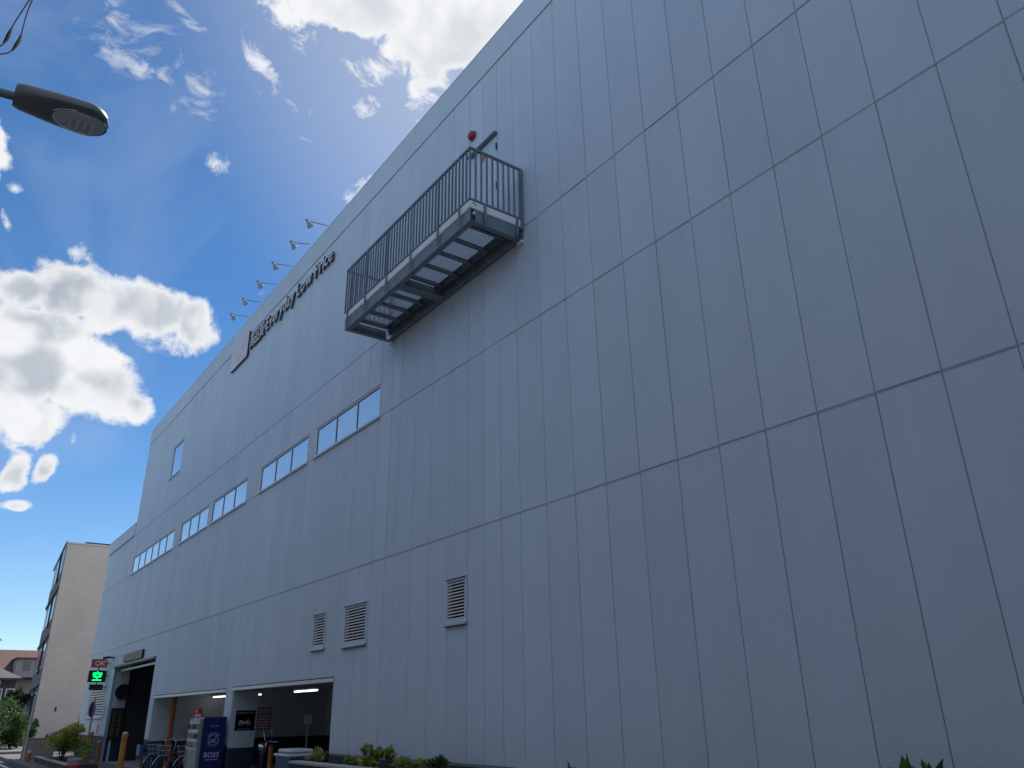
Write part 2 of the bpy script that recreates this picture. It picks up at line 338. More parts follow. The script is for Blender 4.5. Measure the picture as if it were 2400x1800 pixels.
def add_streaks(m, heights, amount):
    nt = m.node_tree; b = nt.nodes['Principled BSDF']; src = b.inputs['Base Color'].links[0].from_socket
    geo = nt.nodes.new('ShaderNodeNewGeometry'); sp = nt.nodes.new('ShaderNodeSeparateXYZ'); nt.links.new(geo.outputs['Position'], sp.inputs[0])
    mp = nt.nodes.new('ShaderNodeMapping'); mp.inputs['Scale'].default_value = (1, 5.5, .22); nt.links.new(geo.outputs['Position'], mp.inputs[0])
    nz = nt.nodes.new('ShaderNodeTexNoise'); nz.inputs['Scale'].default_value = 1.3; nz.inputs['Detail'].default_value = 5; nz.inputs['Roughness'].default_value = .7
    nt.links.new(mp.outputs[0], nz.inputs['Vector'])
    st = nt.nodes.new('ShaderNodeMapRange'); st.inputs[1].default_value = .48; st.inputs[2].default_value = .78; nt.links.new(nz.outputs['Fac'], st.inputs[0])
    acc = None
    for z, ln in heights:
        r = nt.nodes.new('ShaderNodeMapRange'); r.inputs[1].default_value = z - ln; r.inputs[2].default_value = z - .01; nt.links.new(sp.outputs['Z'], r.inputs[0])
        lt = nt.nodes.new('ShaderNodeMath'); lt.operation = 'LESS_THAN'; lt.inputs[1].default_value = z; nt.links.new(sp.outputs['Z'], lt.inputs[0])
        mu = nt.nodes.new('ShaderNodeMath'); mu.operation = 'MULTIPLY'; nt.links.new(r.outputs[0], mu.inputs[0]); nt.links.new(lt.outputs[0], mu.inputs[1])
        if acc is None: acc = mu.outputs[0]
        else:
            mx = nt.nodes.new('ShaderNodeMath'); mx.operation = 'MAXIMUM'; nt.links.new(acc, mx.inputs[0]); nt.links.new(mu.outputs[0], mx.inputs[1]); acc = mx.outputs[0]
    f = nt.nodes.new('ShaderNodeMath'); f.operation = 'MULTIPLY'; nt.links.new(acc, f.inputs[0]); nt.links.new(st.outputs[0], f.inputs[1])
    f2 = nt.nodes.new('ShaderNodeMath'); f2.operation = 'MULTIPLY'; f2.inputs[1].default_value = amount; nt.links.new(f.outputs[0], f2.inputs[0])
    mx = nt.nodes.new('ShaderNodeMixRGB'); mx.inputs[2].default_value = (.12, .125, .12, 1)
    nt.links.new(f2.outputs[0], mx.inputs[0]); nt.links.new(src, mx.inputs[1]); nt.links.new(mx.outputs[0], b.inputs['Base Color'])
add_streaks(M['panel'], [(4.217, 1.5), (7.097, 1.3), (8.849, .9), (12.92, 2.2), (8.85, .01)], .11)

def tile_mat():
    m = bpy.data.materials.new('beige_facade_tiles'); m.use_nodes = True
    nt = m.node_tree; b = nt.nodes['Principled BSDF']; b.inputs['Roughness'].default_value = 0.6
    geo = nt.nodes.new('ShaderNodeNewGeometry')
    cx = nt.nodes.new('ShaderNodeSeparateXYZ'); nt.links.new(geo.outputs['Position'], cx.inputs[0])
    cb = nt.nodes.new('ShaderNodeCombineXYZ'); nt.links.new(cx.outputs['X'], cb.inputs['X']); nt.links.new(cx.outputs['Z'], cb.inputs['Y'])
    br = nt.nodes.new('ShaderNodeTexBrick')
    br.inputs['Color1'].default_value = (0.82, 0.67, 0.54, 1); br.inputs['Color2'].default_value = (0.75, 0.61, 0.50, 1)
    br.inputs['Mortar'].default_value = (0.62, 0.52, 0.44, 1)
    br.inputs['Scale'].default_value = 1.0; br.inputs['Brick Width'].default_value = 0.24; br.inputs['Row Height'].default_value = 0.10
    br.inputs['Mortar Size'].default_value = 0.010
    nt.links.new(cb.outputs[0], br.inputs['Vector'])
    n = nt.nodes.new('ShaderNodeTexNoise'); n.inputs['Scale'].default_value = 0.7; n.inputs['Detail'].default_value = 5
    nt.links.new(geo.outputs['Position'], n.inputs['Vector'])
    h = nt.nodes.new('ShaderNodeHueSaturation'); mr = nt.nodes.new('ShaderNodeMapRange')
    mr.inputs[3].default_value = 0.85; mr.inputs[4].default_value = 1.15
    nt.links.new(n.outputs['Fac'], mr.inputs[0]); nt.links.new(mr.outputs[0], h.inputs['Value'])
    nt.links.new(br.outputs['Color'], h.inputs['Color']); nt.links.new(h.outputs[0], b.inputs['Base Color'])
    return m
M['tile'] = tile_mat()

# ------------------------------------------------------------------ helpers
ROOT = {}
def tag(o, label=None, cat=None, group=None, kind=None):
    if label: o['label'] = label
    if cat: o['category'] = cat
    if group: o['group'] = group
    if kind: o['kind'] = kind
    return o

def thing(name, loc, label, cat, group=None):
    o = bpy.data.objects.new(name, None); COL.objects.link(o)
    o.location = loc; o.empty_display_size = 0.2
    ROOT[o.name] = Vector(loc)
    return tag(o, label, cat, group)

def origin(o):
    p = Vector((0, 0, 0))
    while o is not None:
        p += o.location; o = o.parent
    return p

class MB:
    """collects geometry in world coordinates, then links it as one mesh object"""
    def __init__(s): s.v = []; s.f = []; s.mi = []
    def add(s, vs, fs, mi=0):
        b = len(s.v); s.v += [tuple(v) for v in vs]; s.f += [tuple(b + i for i in f) for f in fs]; s.mi += [mi] * len(fs)
        return s
    def box(s, x0, x1, y0, y1, z0, z1, mi=0):
        vs = [(x, y, z) for z in (z0, z1) for y in (y0, y1) for x in (x0, x1)]
        return s.add(vs, [(0, 2, 3, 1), (4, 5, 7, 6), (0, 1, 5, 4), (2, 6, 7, 3), (0, 4, 6, 2), (1, 3, 7, 5)], mi)
    def cham(s, x0, x1, y0, y1, z0, z1, c=0.01, mi=0):
        """box with every edge bevelled"""
        bm = bmesh.new(); bmesh.ops.create_cube(bm, size=1)
        for v in bm.verts:
            v.co = Vector(((x0 + x1) / 2 + v.co.x * (x1 - x0), (y0 + y1) / 2 + v.co.y * (y1 - y0), (z0 + z1) / 2 + v.co.z * (z1 - z0)))
        bmesh.ops.bevel(bm, geom=bm.edges[:], offset=c, segments=1, affect='EDGES')
        bm.verts.index_update()
        s.add([v.co for v in bm.verts], [[v.index for v in f.verts] for f in bm.faces], mi); bm.free()
        return s
    def quad(s, a, b, c, d, mi=0): return s.add([a, b, c, d], [(0, 1, 2, 3)], mi)
    def tube(s, pts, r, n=8, mi=0, caps=True):
        pts = [Vector(p) for p in pts]
        rs = r if isinstance(r, (list, tuple)) else [r] * len(pts)
        b = len(s.v); ref = None
        for i, p in enumerate(pts):
            d = (pts[min(i + 1, len(pts) - 1)] - pts[max(i - 1, 0)]).normalized()
            if ref is None or abs(ref.dot(d)) > 0.95: ref = Vector((0, 0, 1)) if abs(d.z) < 0.9 else Vector((1, 0, 0))
            u = d.cross(ref).normalized(); w = u.cross(d)
            for k in range(n):
                a = 2 * PI * k / n
                s.v.append(tuple(p + (u * math.cos(a) + w * math.sin(a)) * rs[i]))
        for i in range(len(pts) - 1):
            for k in range(n):
                k2 = (k + 1) % n
                s.f.append((b + i * n + k, b + i * n + k2, b + (i + 1) * n + k2, b + (i + 1) * n + k)); s.mi.append(mi)
        if caps:
            s.f.append(tuple(b + k for k in range(n))[::-1]); s.mi.append(mi)
            e = b + (len(pts) - 1) * n
            s.f.append(tuple(e + k for k in range(n))); s.mi.append(mi)
        return s
    def ring(s, c, ax, R, r, n=32, m=6, mi=0, a0=0.0, a1=2 * PI):
        """torus (or arc of one) about axis ax"""
        ax = Vector(ax).normalized(); u = ax.orthogonal().normalized(); w = ax.cross(u); c = Vector(c)
        closed = abs(a1 - a0 - 2 * PI) < 1e-4
        b = len(s.v); cnt = n if closed else n + 1
        for i in range(cnt):
            a = a0 + (a1 - a0) * i / n; d = u * math.cos(a) + w * math.sin(a)
            for j in range(m):
                t = 2 * PI * j / m
                s.v.append(tuple(c + d * (R + r * math.cos(t)) + ax * r * math.sin(t)))
        for i in range(n):
            i2 = (i + 1) % cnt
            for j in range(m):
                j2 = (j + 1) % m
                s.f.append((b + i * m + j, b + i2 * m + j, b + i2 * m + j2, b + i * m + j2)); s.mi.append(mi)
        return s
    def disc(s, c, ax, R, t=0.01, n=28, mi=0, sy=1.0):
        ax = Vector(ax).normalized(); c = Vector(c)
        return s.tube([c - ax * t / 2, c + ax * t / 2], R, n, mi)
    def prism(s, poly, frm, depth, mi=0, mi_side=None):
        """outline poly (a,b) in the frame (origin, a-axis, b-axis, normal); extruded by depth along the normal"""
        o, A, B, Nn = frm; n = len(poly)
        f = [o + A * a + B * b + Nn * depth for a, b in poly]; k = [o + A * a + B * b for a, b in poly]
        s.add(f + k, [tuple(range(n))], mi); b = len(s.v) - 2 * n
        for i in range(n):
            j = (i + 1) % n
            s.f.append((b + i, b + n + i, b + n + j, b + j)); s.mi.append(mi if mi_side is None else mi_side)
        s.f.append(tuple(b + n + i for i in range(n))[::-1]); s.mi.append(mi)
        return s
    def build(s, name, mats, parent=None, smooth=False, bevel=0.0, kind=None):
        mats = mats if isinstance(mats, (list, tuple)) else [mats]
        me = bpy.data.meshes.new(name)
        og = origin(parent) if parent is not None else Vector((0, 0, 0))
        lo = [min(v[i] for v in s.v) for i in range(3)]; hi = [max(v[i] for v in s.v) for i in range(3)]
        base = Vector(((lo[0] + hi[0]) / 2, (lo[1] + hi[1]) / 2, lo[2]))
        me.from_pydata([tuple(Vector(v) - base) for v in s.v], [], s.f)
        for m in mats: me.materials.append(m)
        for p, i in zip(me.polygons, s.mi): p.material_index = i; p.use_smooth = smooth
        me.validate(); me.update()
        o = bpy.data.objects.new(name, me); COL.objects.link(o)
        o.location = base - og
        if parent is not None: o.parent = parent
        if kind: o['kind'] = kind
        if bevel:
            md = o.modifiers.new('bevel', 'BEVEL'); md.width = bevel; md.segments = 2; md.limit_method = 'ANGLE'
        if smooth and len(s.f) > 8:
            me.set_sharp_from_angle(angle=math.radians(40))
        return o

def copy_thing(o, loc, label=None, rotz=None):
    """a copy of a thing, its parts and their sub-parts; meshes are shared"""
    r = o.copy(); COL.objects.link(r); r.location = loc
    if label: r['label'] = label
    if rotz is not None: r.rotation_euler[2] = rotz
    for ch in list(o.children):
        c = ch.copy(); COL.objects.link(c); c.parent = r
        for g in list(ch.children):
            d = g.copy(); COL.objects.link(d); d.parent = c
    return r

def glyph(txt, size, frm, depth, font_bold=0.0, shear=0.0):
    """text as mesh data: vertices in world space through the frame, letter by letter"""
    o, A, B, Nn = frm
    cu = bpy.data.curves.new('t', 'FONT'); cu.body = txt; cu.size = size; cu.extrude = depth / 2; cu.offset = font_bold; cu.shear = shear
    cu.resolution_u = 3
    ob = bpy.data.objects.new('t', cu); COL.objects.link(ob)
    dg = bpy.context.evaluated_depsgraph_get()
    me = bpy.data.meshes.new_from_object(ob.evaluated_get(dg))
    vs = [v.co.copy() for v in me.vertices]; fs = [tuple(p.vertices) for p in me.polygons]
    nz = [p.normal.z for p in me.polygons]
    bpy.data.objects.remove(ob); bpy.data.curves.remove(cu); bpy.data.meshes.remove(me)
    return vs, fs, nz

def text_mesh(mb, txt, size, frm, depth, gap, width=None, mi=0, mi_side=None, bold=0.0, height=None, each=None, center=False):
    """sets a line of text; each(mb) is called per glyph when the letters are objects of their own"""
    o, A, B, Nn = frm
    items = []; x = 0.0
    for ch in txt:
        if ch == ' ': x += size * 0.28; continue
        vs, fs, nz = glyph(ch, size, frm, depth, bold)
        if not vs: continue
        x0 = min(v.x for v in vs); x1 = max(v.x for v in vs)
        items.append((x - x0, vs, fs, nz)); x += (x1 - x0) + gap
    total = x - gap
    sx = (width / total) if width else 1.0
    off = -total * sx / 2 if center else 0.0
    for dx, vs, fs, nz in items:
        t = mb if each is None else MB()
        pts = [o + A * ((v.x + dx) * sx + off) + B * v.y + Nn * (v.z + depth / 2) for v in vs]
        b = len(t.v); t.v += [tuple(p) for p in pts]
        for f, z in zip(fs, nz):
            t.f.append(tuple(b + i for i in f)); t.mi.append(mi if (abs(z) > 0.5 or mi_side is None) else mi_side)
        if each: each(t)
    return total * sx

def rects_minus(rect, holes):
    """splits a rectangle (u0,u1,z0,z1) into cells that avoid the holes"""
    u0, u1, z0, z1 = rect
    us = sorted({u0, u1, *[min(max(h[i], u0), u1) for h in holes for i in (0, 1)]})
    out = []
    for a, b in zip(us, us[1:]):
        if b - a < 1e-5: continue
        segs = [(z0, z1)]
        for h in holes:
            if h[0] < b - 1e-6 and h[1] > a + 1e-6:
                ns = []
                for s0, s1 in segs:
                    if h[3] <= s0 or h[2] >= s1: ns.append((s0, s1)); continue
                    if h[2] > s0: ns.append((s0, h[2]))
                    if h[3] < s1: ns.append((h[3], s1))
                segs = ns
        out += [(a, b, s0, s1) for s0, s1 in segs if s1 - s0 > 1e-4]
    return out
FACE_W = lambda u, z, x: (Vector((x, u, z)), Vector((0, -1, 0)), Vector((0, 0, 1)), Vector((-1, 0, 0)))    # faces the street (-X)
FACE_S = lambda x, z, y: (Vector((x, y, z)), Vector((1, 0, 0)), Vector((0, 0, 1)), Vector((0, -1, 0)))     # faces back along the street (-Y)

# ------------------------------------------------------------------ ground
WX = 6.481                    # plane of the store's street face
def flat(name, x0, x1, y0, y1, z, m, kind='structure'):
    mb = MB(); mb.quad((x0, y0, z), (x1, y0, z), (x1, y1, z), (x0, y1, z))
    return tag(mb.build(name, m), kind=kind)
flat('ground', -2500, 2500, -2500, 2500, -0.03, M['earth'])
flat('road', -3.2, 3.8, -60, 190, 0.0, M['asphalt'])
mb = MB(); mb.box(3.95, 6.40, -60, 46.5, -0.02, 0.10); tag(mb.build('pavement', M['pave'], bevel=0.01), kind='structure')
mb = MB(); mb.box(-5.5, -3.35, -60, 190, -0.02, 0.10); tag(mb.build('pavement', M['pave'], bevel=0.01), kind='structure')
for k, (x, y0, y1) in enumerate(((3.80, -60, 46.5), (-3.35, -60, 190))):
    mb = MB(); y = y0
    while y < y1 - 0.3:
        mb.cham(x, x + 0.148, y + .005, min(y + 1.195, y1), -0.02, 0.13, 0.012); y += 1.2
    tag(mb.build('kerb', M['kerb']), kind='structure')
mb = MB()
mb.quad((3.35, -60, .004), (3.47, -60, .004), (3.47, 190, .004), (3.35, 190, .004)); mb.quad((-2.9, -60, .004), (-2.78, -60, .004), (-2.78, 190, .004), (-2.9, 190, .004))
tag(mb.build('road_marking', M['white_paint']), kind='structure')
# dark verge below the hedge where the street bends
mb = MB(); mb.cham(3.95, 5.9, 46.5, 59.5, -0.02, 0.22, 0.03); tag(mb.build('verge_kerb', M['kerb']), kind='structure')

# ------------------------------------------------------------------ the store
UEND, UWING, USTART = 36.9, 42.5, -5.623
ZB, ZC, ZD, ZE, ZF = 8.849, 7.097, 4.217, 13.653, 12.923
ZBASE = 0.95
store = thing('store_building', (WX + 6, 16, 0), 'long windowless store building clad in tall grey panels, filling the right of the picture', 'store')
WINS = [(13.44, 16.75, 3), (17.20, 20.55, 3), (21.65, 24.97, 3), (25.35, 28.68, 3), (29.55, 36.25, 6)]
WZ0, WZ1 = 7.10, 7.815
HIGHW = (30.2, 31.72, 10.12, 11.42)
LOUV = [(10.17, 10.74, 2.86, 3.52, 12), (13.53, 14.50, 2.79, 3.51, 12), (15.40, 16.02, 2.83, 3.50, 11)]
DOOR = (9.25, 10.13, 8.98, 11.29)
OPEN1 = (14.85, 20.86, -0.03, 2.245); OPEN2 = (21.43, 29.0, -0.03, 2.225); GAR = (29.55, 36.35, -0.03, 3.50)
WLOUV = (37.45, 40.95, 1.60, 2.74)
HOLES = [(a, b, WZ0, WZ1) for a, b, n in WINS] + [HIGHW] + [l[:4] for l in LOUV] + [DOOR, OPEN1, OPEN2, GAR, WLOUV]

# sealant plane behind the cladding, cut for every opening
mb = MB()
for u0, u1, z0, z1 in rects_minus((USTART, UEND, -0.03, ZE - .02), HOLES): mb.box(WX + .013, WX + .10, u0, u1, z0, z1)
for u0, u1, z0, z1 in rects_minus((UEND, UWING, -0.03, 9.40), HOLES): mb.box(WX + .013, WX + .10, u0, u1, z0, z1)
mb.build('backing_wall', M['sealant'], store)
# structural walls and roofs behind
mb = MB()
for u0, u1, z0, z1 in rects_minus((USTART, UEND, -0.03, 12.9), [OPEN1, OPEN2, GAR]): mb.box(WX + .22, WX + .30, u0, u1, z0, z1)
mb.box(WX + .30, 34, USTART, USTART + .2, -0.03, 13.3); mb.box(34, 34.2, USTART, UEND, -0.03, 13.3)
mb.box(WX + .10, 34, UEND - .2, UEND - .002, 3.9, ZE - .02)
mb.box(WX + .22, WX + .30, UEND, UWING, -0.03, 9.3)
mb.box(WX + .10, 30, UWING - .2, UWING, -0.03, 9.40); mb.box(30, 30.2, UEND, UWING, -0.03, 9.3)
mb.build('side_wall', M['panel'], store)
mb = MB(); mb.box(WX + .30, 34, USTART + .2, UEND - .2, 12.95, 13.1); mb.build('roof', M['roof'], store)
mb = MB(); mb.box(WX + .30, 30, UEND, UWING - .2, 8.9, 9.05); mb.build('roof', M['roof'], store)

# cladding panels, one object each
J = [8.777 - 0.6 * k for k in range(24, -1, -1)] + [9.25, 9.71, 10.17, 10.74, 11.34, 11.95, 12.55, 12.93, 13.44, 14.02, 14.50, 14.85, 15.40, 16.02, 16.75]
u = 16.75
rest = []
n_ = 34
for k in range(1, n_ + 1): rest.append(16.75 + (UEND - 16.75) * k / n_)
# snap the joints to the edges of windows and openings, as the boards are set out on site
edges = sorted({v for h in HOLES for v in h[:2]})
for i, r in enumerate(rest[:-1]):
    e = min(edges, key=lambda v: abs(v - r))
    if abs(e - r) < 0.22: rest[i] = e
J += rest
J = sorted(set(round(j, 4) for j in J))
BANDS = [(ZBASE, ZD), (ZD, ZC), (ZC, ZB), (ZB, ZF - .008)]
GV, GH, TH = 0.0048, 0.0075, 0.014
def panel_mesh(mb, u0, u1, z0, z1, x=WX):
    c = 0.006
    vs = []
    for (a, b, p, q, xx) in ((u0, u1, z0, z1, x + TH), (u0, u1, z0, z1, x + c), (u0 + c, u1 - c, z0 + c, z1 - c, x)):
        vs += [(xx, a, p), (xx, b, p), (xx, b, q), (xx, a, q)]
    fs = [(8, 11, 10, 9)]
    for r in (0, 4):
        for i in range(4):
            j = (i + 1) % 4
            fs.append((r + i, r + 4 + i, r + 4 + j, r + j))
    mb.add(vs, fs)
rp = random.Random(3)
for z0, z1 in BANDS:
    for a, b in zip(J, J[1:]):
        mb = MB()
        dx = rp.uniform(-.0025, .0025); gv = rp.uniform(.0038, .0056)
        for u0, u1, p, q in rects_minus((a + gv, b - gv, z0 + GH, z1 - GH), HOLES):
            if u1 - u0 > .03 and q - p > .03:
                mb = MB(); panel_mesh(mb, u0, u1, p, q, WX + dx); mb.build('wall_panel', M['panel'], store)
# parapet band above a shadow gap, in longer sheets
pj = [USTART] + [8.777 + 1.81 * k for k in range(-7, 16)] + [UEND]
for a, b in zip(pj, pj[1:]):
    if b - a < .1: continue
    mb = MB(); mb.cham(WX - .010, WX + .012, a + .003, b - .003, ZF + .006, ZE - .035, .006)
    mb.build('parapet_panel', M['panel'], store)
mb = MB(); mb.cham(WX - .014, WX + .45, USTART, UEND + .03, ZE - .034, ZE, .008); mb.build('parapet_coping', M['panel'], store)
# lower wing beyond the tall block
wj = [UEND + .02 + (UWING - UEND - .02) * k / 9 for k in range(10)]
for z0, z1 in ((ZBASE, ZD), (ZD, ZC), (ZC, 8.80)):
    for a, b in zip(wj, wj[1:]):
        mb = MB()
        for u0, u1, p, q in rects_minus((a + GV, b - GV, z0 + GH, z1 - GH), HOLES):
            if u1 - u0 > .03:
                mb = MB(); panel_mesh(mb, u0, u1, p, q); mb.build('wing_panel', M['panel'], store)
for a, b in zip(wj[::3], wj[3::3]):
    mb = MB(); mb.cham(WX - .03, WX + .012, a + .003, b - .003, 8.86, 9.40, .006); mb.build('parapet_panel', M['panel'], store)
mb = MB(); mb.cham(WX - .036, WX + .4, UEND + .002, UWING + .03, 9.40, 9.43, .008); mb.build('parapet_coping', M['panel'], store)
# dark base course under the cladding
mb = MB()
for u0, u1, z0, z1 in rects_minus((USTART, UWING, -0.02, ZBASE - .02), [OPEN1, OPEN2, GAR]):
    mb = MB(); mb.box(WX + .004, WX + .0125, u0, u1, z0, z1); mb.build('base_course', M['base'], store)
# drip flashings at the long horizontal joints
for z in (ZD, ZC):
    mb = MB()
    for u0, u1, p, q in rects_minus((USTART, UEND, z - .007, z - .001), [(a - .1, b + .1, WZ0 - .2, WZ1) for a, b, n in WINS]):
        mb = MB(); mb.box(WX - .001, WX + .013, u0, u1, z - .0065, z - .002)
        mb.build('drip_flashing', M['panel'], store)

# ribbon windows
def window(u0, u1, z0, z1, n, pane_mat, sill=True):
    mb = MB(); fx0, fx1, w = WX - .004, WX + .07, .045
    mb.box(fx0, fx1, u0 + .004, u1 - .004, z1 - w, z1 - .004); mb.box(fx0, fx1, u0 + .004, u1 - .004, z0 + .004, z0 + w)
    mb.box(fx0, fx1, u0 + .004, u0 + w, z0 + w, z1 - w); mb.box(fx0, fx1, u1 - w, u1 - .004, z0 + w, z1 - w)
    win = mb.build('window', M['frame'], store)
    pw = (u1 - u0 - 2 * w) / n
    for k in range(1, n):
        c = u0 + w + pw * k
        mb = MB(); mb.box(fx0 + .006, fx1, c - .012, c + .012, z0 + w + .001, z1 - w - .001)
        mb.build('mullion', M['frame'], win)
    for k in range(n):
        a, b = u0 + w + pw * k + (.018 if k else .002), u0 + w + pw * (k + 1) - (.018 if k < n - 1 else .002)
        mb = MB(); mb.box(fx0 + .024, fx0 + .036, a + .006, b - .006, z0 + w + .006, z1 - w - .006); mb.build('pane', pane_mat, win)
        mb = MB()      # dark glazing bead round the pane
        for (p0, p1, q0, q1) in ((a, b, z1 - w - .007, z1 - w - .001), (a, b, z0 + w + .001, z0 + w + .007), (a, a + .006, z0 + w + .007, z1 - w - .007), (b - .006, b, z0 + w + .007, z1 - w - .007)):
            mb.box(fx0 + .013, fx0 + .023, p0, p1, q0, q1)
        mb.build('glazing_bead', M['dark_gasket'], win)
    mb = MB(); mb.box(fx1 + .002, fx1 + .02, u0, u1, z0, z1); mb.build('back_panel', M['dark'], win)
    if sill:
        mb = MB(); mb.cham(WX - .055, WX - .006, u0 - .03, u1 + .03, z0 - .035, z0 + .002, .006); mb.build('sill', M['frame'], win)
        mb = MB(); mb.cham(WX - .030, WX - .006, u0 - .01, u1 + .01, z1 - .003, z1 + .022, .005); mb.build('head_flashing', M['frame'], win)
    return win
for a, b, n in WINS: window(a, b, WZ0, WZ1, n, M['pane'])
window(*HIGHW, 1, M['clear'])

# ventilation louvres
def louvre(u0, u1, z0, z1, n, x=WX, wide=False):
    mb = MB(); w = .035
    mb.box(x - .02, x + .07, u0 + .003, u1 - .003, z1 - w, z1 - .003); mb.box(x - .02, x + .07, u0 + .003, u1 - .003, z0 + .003, z0 + w + .02)
    mb.box(x - .02, x + .07, u0 + .003, u0 + w, z0 + w + .02, z1 - w); mb.box(x - .02, x + .07, u1 - w, u1 - .003, z0 + w + .02, z1 - w)
    lv = mb.build('louvre_vent', M['frame'] if wide else M['panel'], store)
    mb = MB(); mb.cham(x - .050, x - .022, u0 - .015, u1 + .015, z0 - .03, z0 + .02, .004); mb.build('sill', M['panel'], lv)
    mb = MB(); mb.box(x - .045, x - .003, u0 - .012, u1 + .012, z0 - .042, z0 - .032); mb.build('sill_gasket', M['dark_gasket'], lv)
    mb = MB(); mb.box(x - .035, x - .021, u0 - .01, u1 + .01, z1 - .004, z1 + .008); mb.build('head_gasket', M['dark_gasket'], lv)
    mb = MB(); mb.box(x + .072, x + .09, u0, u1, z0, z1); mb.build('back_panel', M['dark'], lv)
    h = (z1 - z0 - 2 * w - .02) / n
    for k in range(n):
        zz = z0 + w + .02 + h * k
        mb = MB(); a, b = u0 + w + .002, u1 - w - .002
        o0, o1 = (x - .012, zz + .006), (x + .050, zz + h * .66)      # front-low to back-high blade
        t = .0045; fh = .55 if wide else .42
        mb.add([(o0[0], a, o0[1]), (o0[0], b, o0[1]), (o1[0], b, o1[1]), (o1[0], a, o1[1]), (o0[0], a, o0[1] + h * fh), (o0[0], b, o0[1] + h * fh), (o1[0], b, o1[1] + t), (o1[0], a, o1[1] + t)],
               [(0, 1, 2, 3), (7, 6, 5, 4), (0, 4, 5, 1), (2, 6, 7, 3), (0, 3, 7, 4), (1, 5, 6, 2)])
        mb.build('slat', M['slat'], lv)
for l in LOUV: louvre(*l)
louvre(*WLOUV, 11, wide=True)

# emergency door above the balcony
u0, u1, z0, z1 = DOOR
mb = MB(); mb.cham(WX + .006, WX + .05, u0 + .012, u1 - .012, z0, z1 - .05, .004); door = mb.build('emergency_door', M['panel'], store)
for z in (z1 - .32, z1 - 1.16, z0 + .2):
    mb = MB(); mb.tube([(WX - .004, u0 + .02, z - .07), (WX - .004, u0 + .02, z + .07)], .016, 8); mb.build('hinge', M['dark_gasket'], door)
mb = MB(); mb.tube([(WX + .004, u1 - .09, z0 + 1.0), (WX - .05, u1 - .09, z0 + 1.0), (WX - .05, u1 - .21, z0 + 1.0)], .012, 8); mb.build('handle', M['chrome'], door)
mb = MB(); o = (u0 + u1) / 2
mb.add([(WX + .003, o - .09, z0 + 2.06), (WX + .003, o + .09, z0 + 2.06), (WX + .003, o, z0 + 1.90), (WX + .007, o - .09, z0 + 2.06), (WX + .007, o + .09, z0 + 2.06), (WX + .007, o, z0 + 1.90)], [(0, 2, 1), (0, 1, 4, 3), (1, 2, 5, 4), (2, 0, 3, 5)])
mb.build('rescue_access_mark', M['sign_red'], door)
mb = MB(); mb.cham(WX - .075, WX - .002, u0 - .02, u1 + .02, z1 - .055, z1 - .015, .006); mb.build('door_hood', M['steel'], store)

# lintels and reveals of the ground-floor openings
for (a, b, z0, z1), nm in ((OPEN1, 'lintel'), (OPEN2, 'lintel')):
    mb = MB(); mb.cham(WX - .02, WX + .22, a - .03, b + .03, z1 - .06, z1 + .012, .006); mb.build(nm, M['trim'], store)
    mb = MB(); mb.box(WX - .012, WX + .0, a - .02, b + .02, z1 + .014, z1 + .034); mb.build('head_gasket', M['dark_gasket'], store)
mb = MB(); mb.cham(WX - .06, WX + .2, GAR[0] - .02, GAR[1] + .02, GAR[3] - .07, GAR[3] + .01, .01); mb.build('lintel', M['steel'], store)
mb = MB(); mb.box(WX + .21, WX + .26, GAR[0] + .05, GAR[1] - .2, GAR[3] - .20, GAR[3] - .13); mb.build('shutter_bar', M['trim'], store)

# rooms behind the openings: garage ramp, bicycle park
def slab(name, boxes, m):
    mb = MB()
    for b in boxes: mb.box(*b)
    return mb.build(name, m, store)
X1 = 12.5
slab('interior_wall', [(WX + .102, 7.08, 36.36, 36.68, .9, 3.9), (WX + .102, 7.6, 29.02, 29.5, .9, 3.9), (7.6, 24, 29.1, 29.4, .9, 3.9), (WX + .102, 7.12, 20.88, 21.41, .9, 2.6),
     (WX + .302, X1, 14.4, 14.6, .9, 2.6), (X1, X1 + .2, 14.4, 29.1, .9, 2.6)], M['interior'])
slab('wainscot', [(WX + .102, 7.08, 36.36, 36.68, 0, .899), (WX + .102, 7.6, 29.02, 29.5, 0, .899), (7.6, 24, 29.1, 29.4, 0, .899), (WX + .102, 7.12, 20.88, 21.41, 0, .899),
     (WX + .302, X1, 14.4, 14.6, 0, .899), (X1, X1 + .2, 14.4, 29.1, 0, .899)], M['navy'])
slab('garage_back_wall', [(7.1, 24, 36.5, 36.68, 0, 3.9), (24, 24.2, 29.1, 36.68, 0, 3.9)], M['base'])
slab('ceiling', [(WX + .31, X1, 14.6, 29.02, 2.42, 2.55), (WX + .31, 24, 29.4, 36.5, 3.72, 3.85)], M['interior'])
slab('interior_floor', [(WX + .10, X1, 14.4, 29.1, -.02, .05), (WX + .10, 24, 29.4, 36.6, -.02, .05)], M['floor'])
for bx in ((WX + .016, 7.598, 28.975, 28.996, .9, 2.16), (WX + .016, 7.118, 20.835, 20.856, .9, 2.18)): slab('door_jamb', [bx], M['interior'])
for bx in ((WX + .016, 7.598, 28.975, 28.996, .052, .898), (WX + .016, 7.118, 20.835, 20.856, .052, .898)): slab('jamb_wainscot', [bx], M['navy'])
def tube_light(x, y0, y1, z, label):
    t = thing('tube_light', (x, (y0 + y1) / 2, 2.42), label, 'lamp', 'lit tube lights under the ceiling of the bicycle park')
    mb = MB(); mb.box(x - .05, x + .05, y0, y1, z + .05, z + .09); mb.build('housing', M['sign_white'], t)
    mb = MB(); mb.tube([(x, y0 + .02, z + .02), (x, y1 - .02, z + .02)], .019, 10); mb.build('tube', M['tube'], t)
    for y in (y0 + .1, y1 - .1):
        mb = MB(); mb.tube([(x, y, z + .09), (x, y, 2.425)], .01, 6); mb.build('hanger', M['grey_metal'], t)
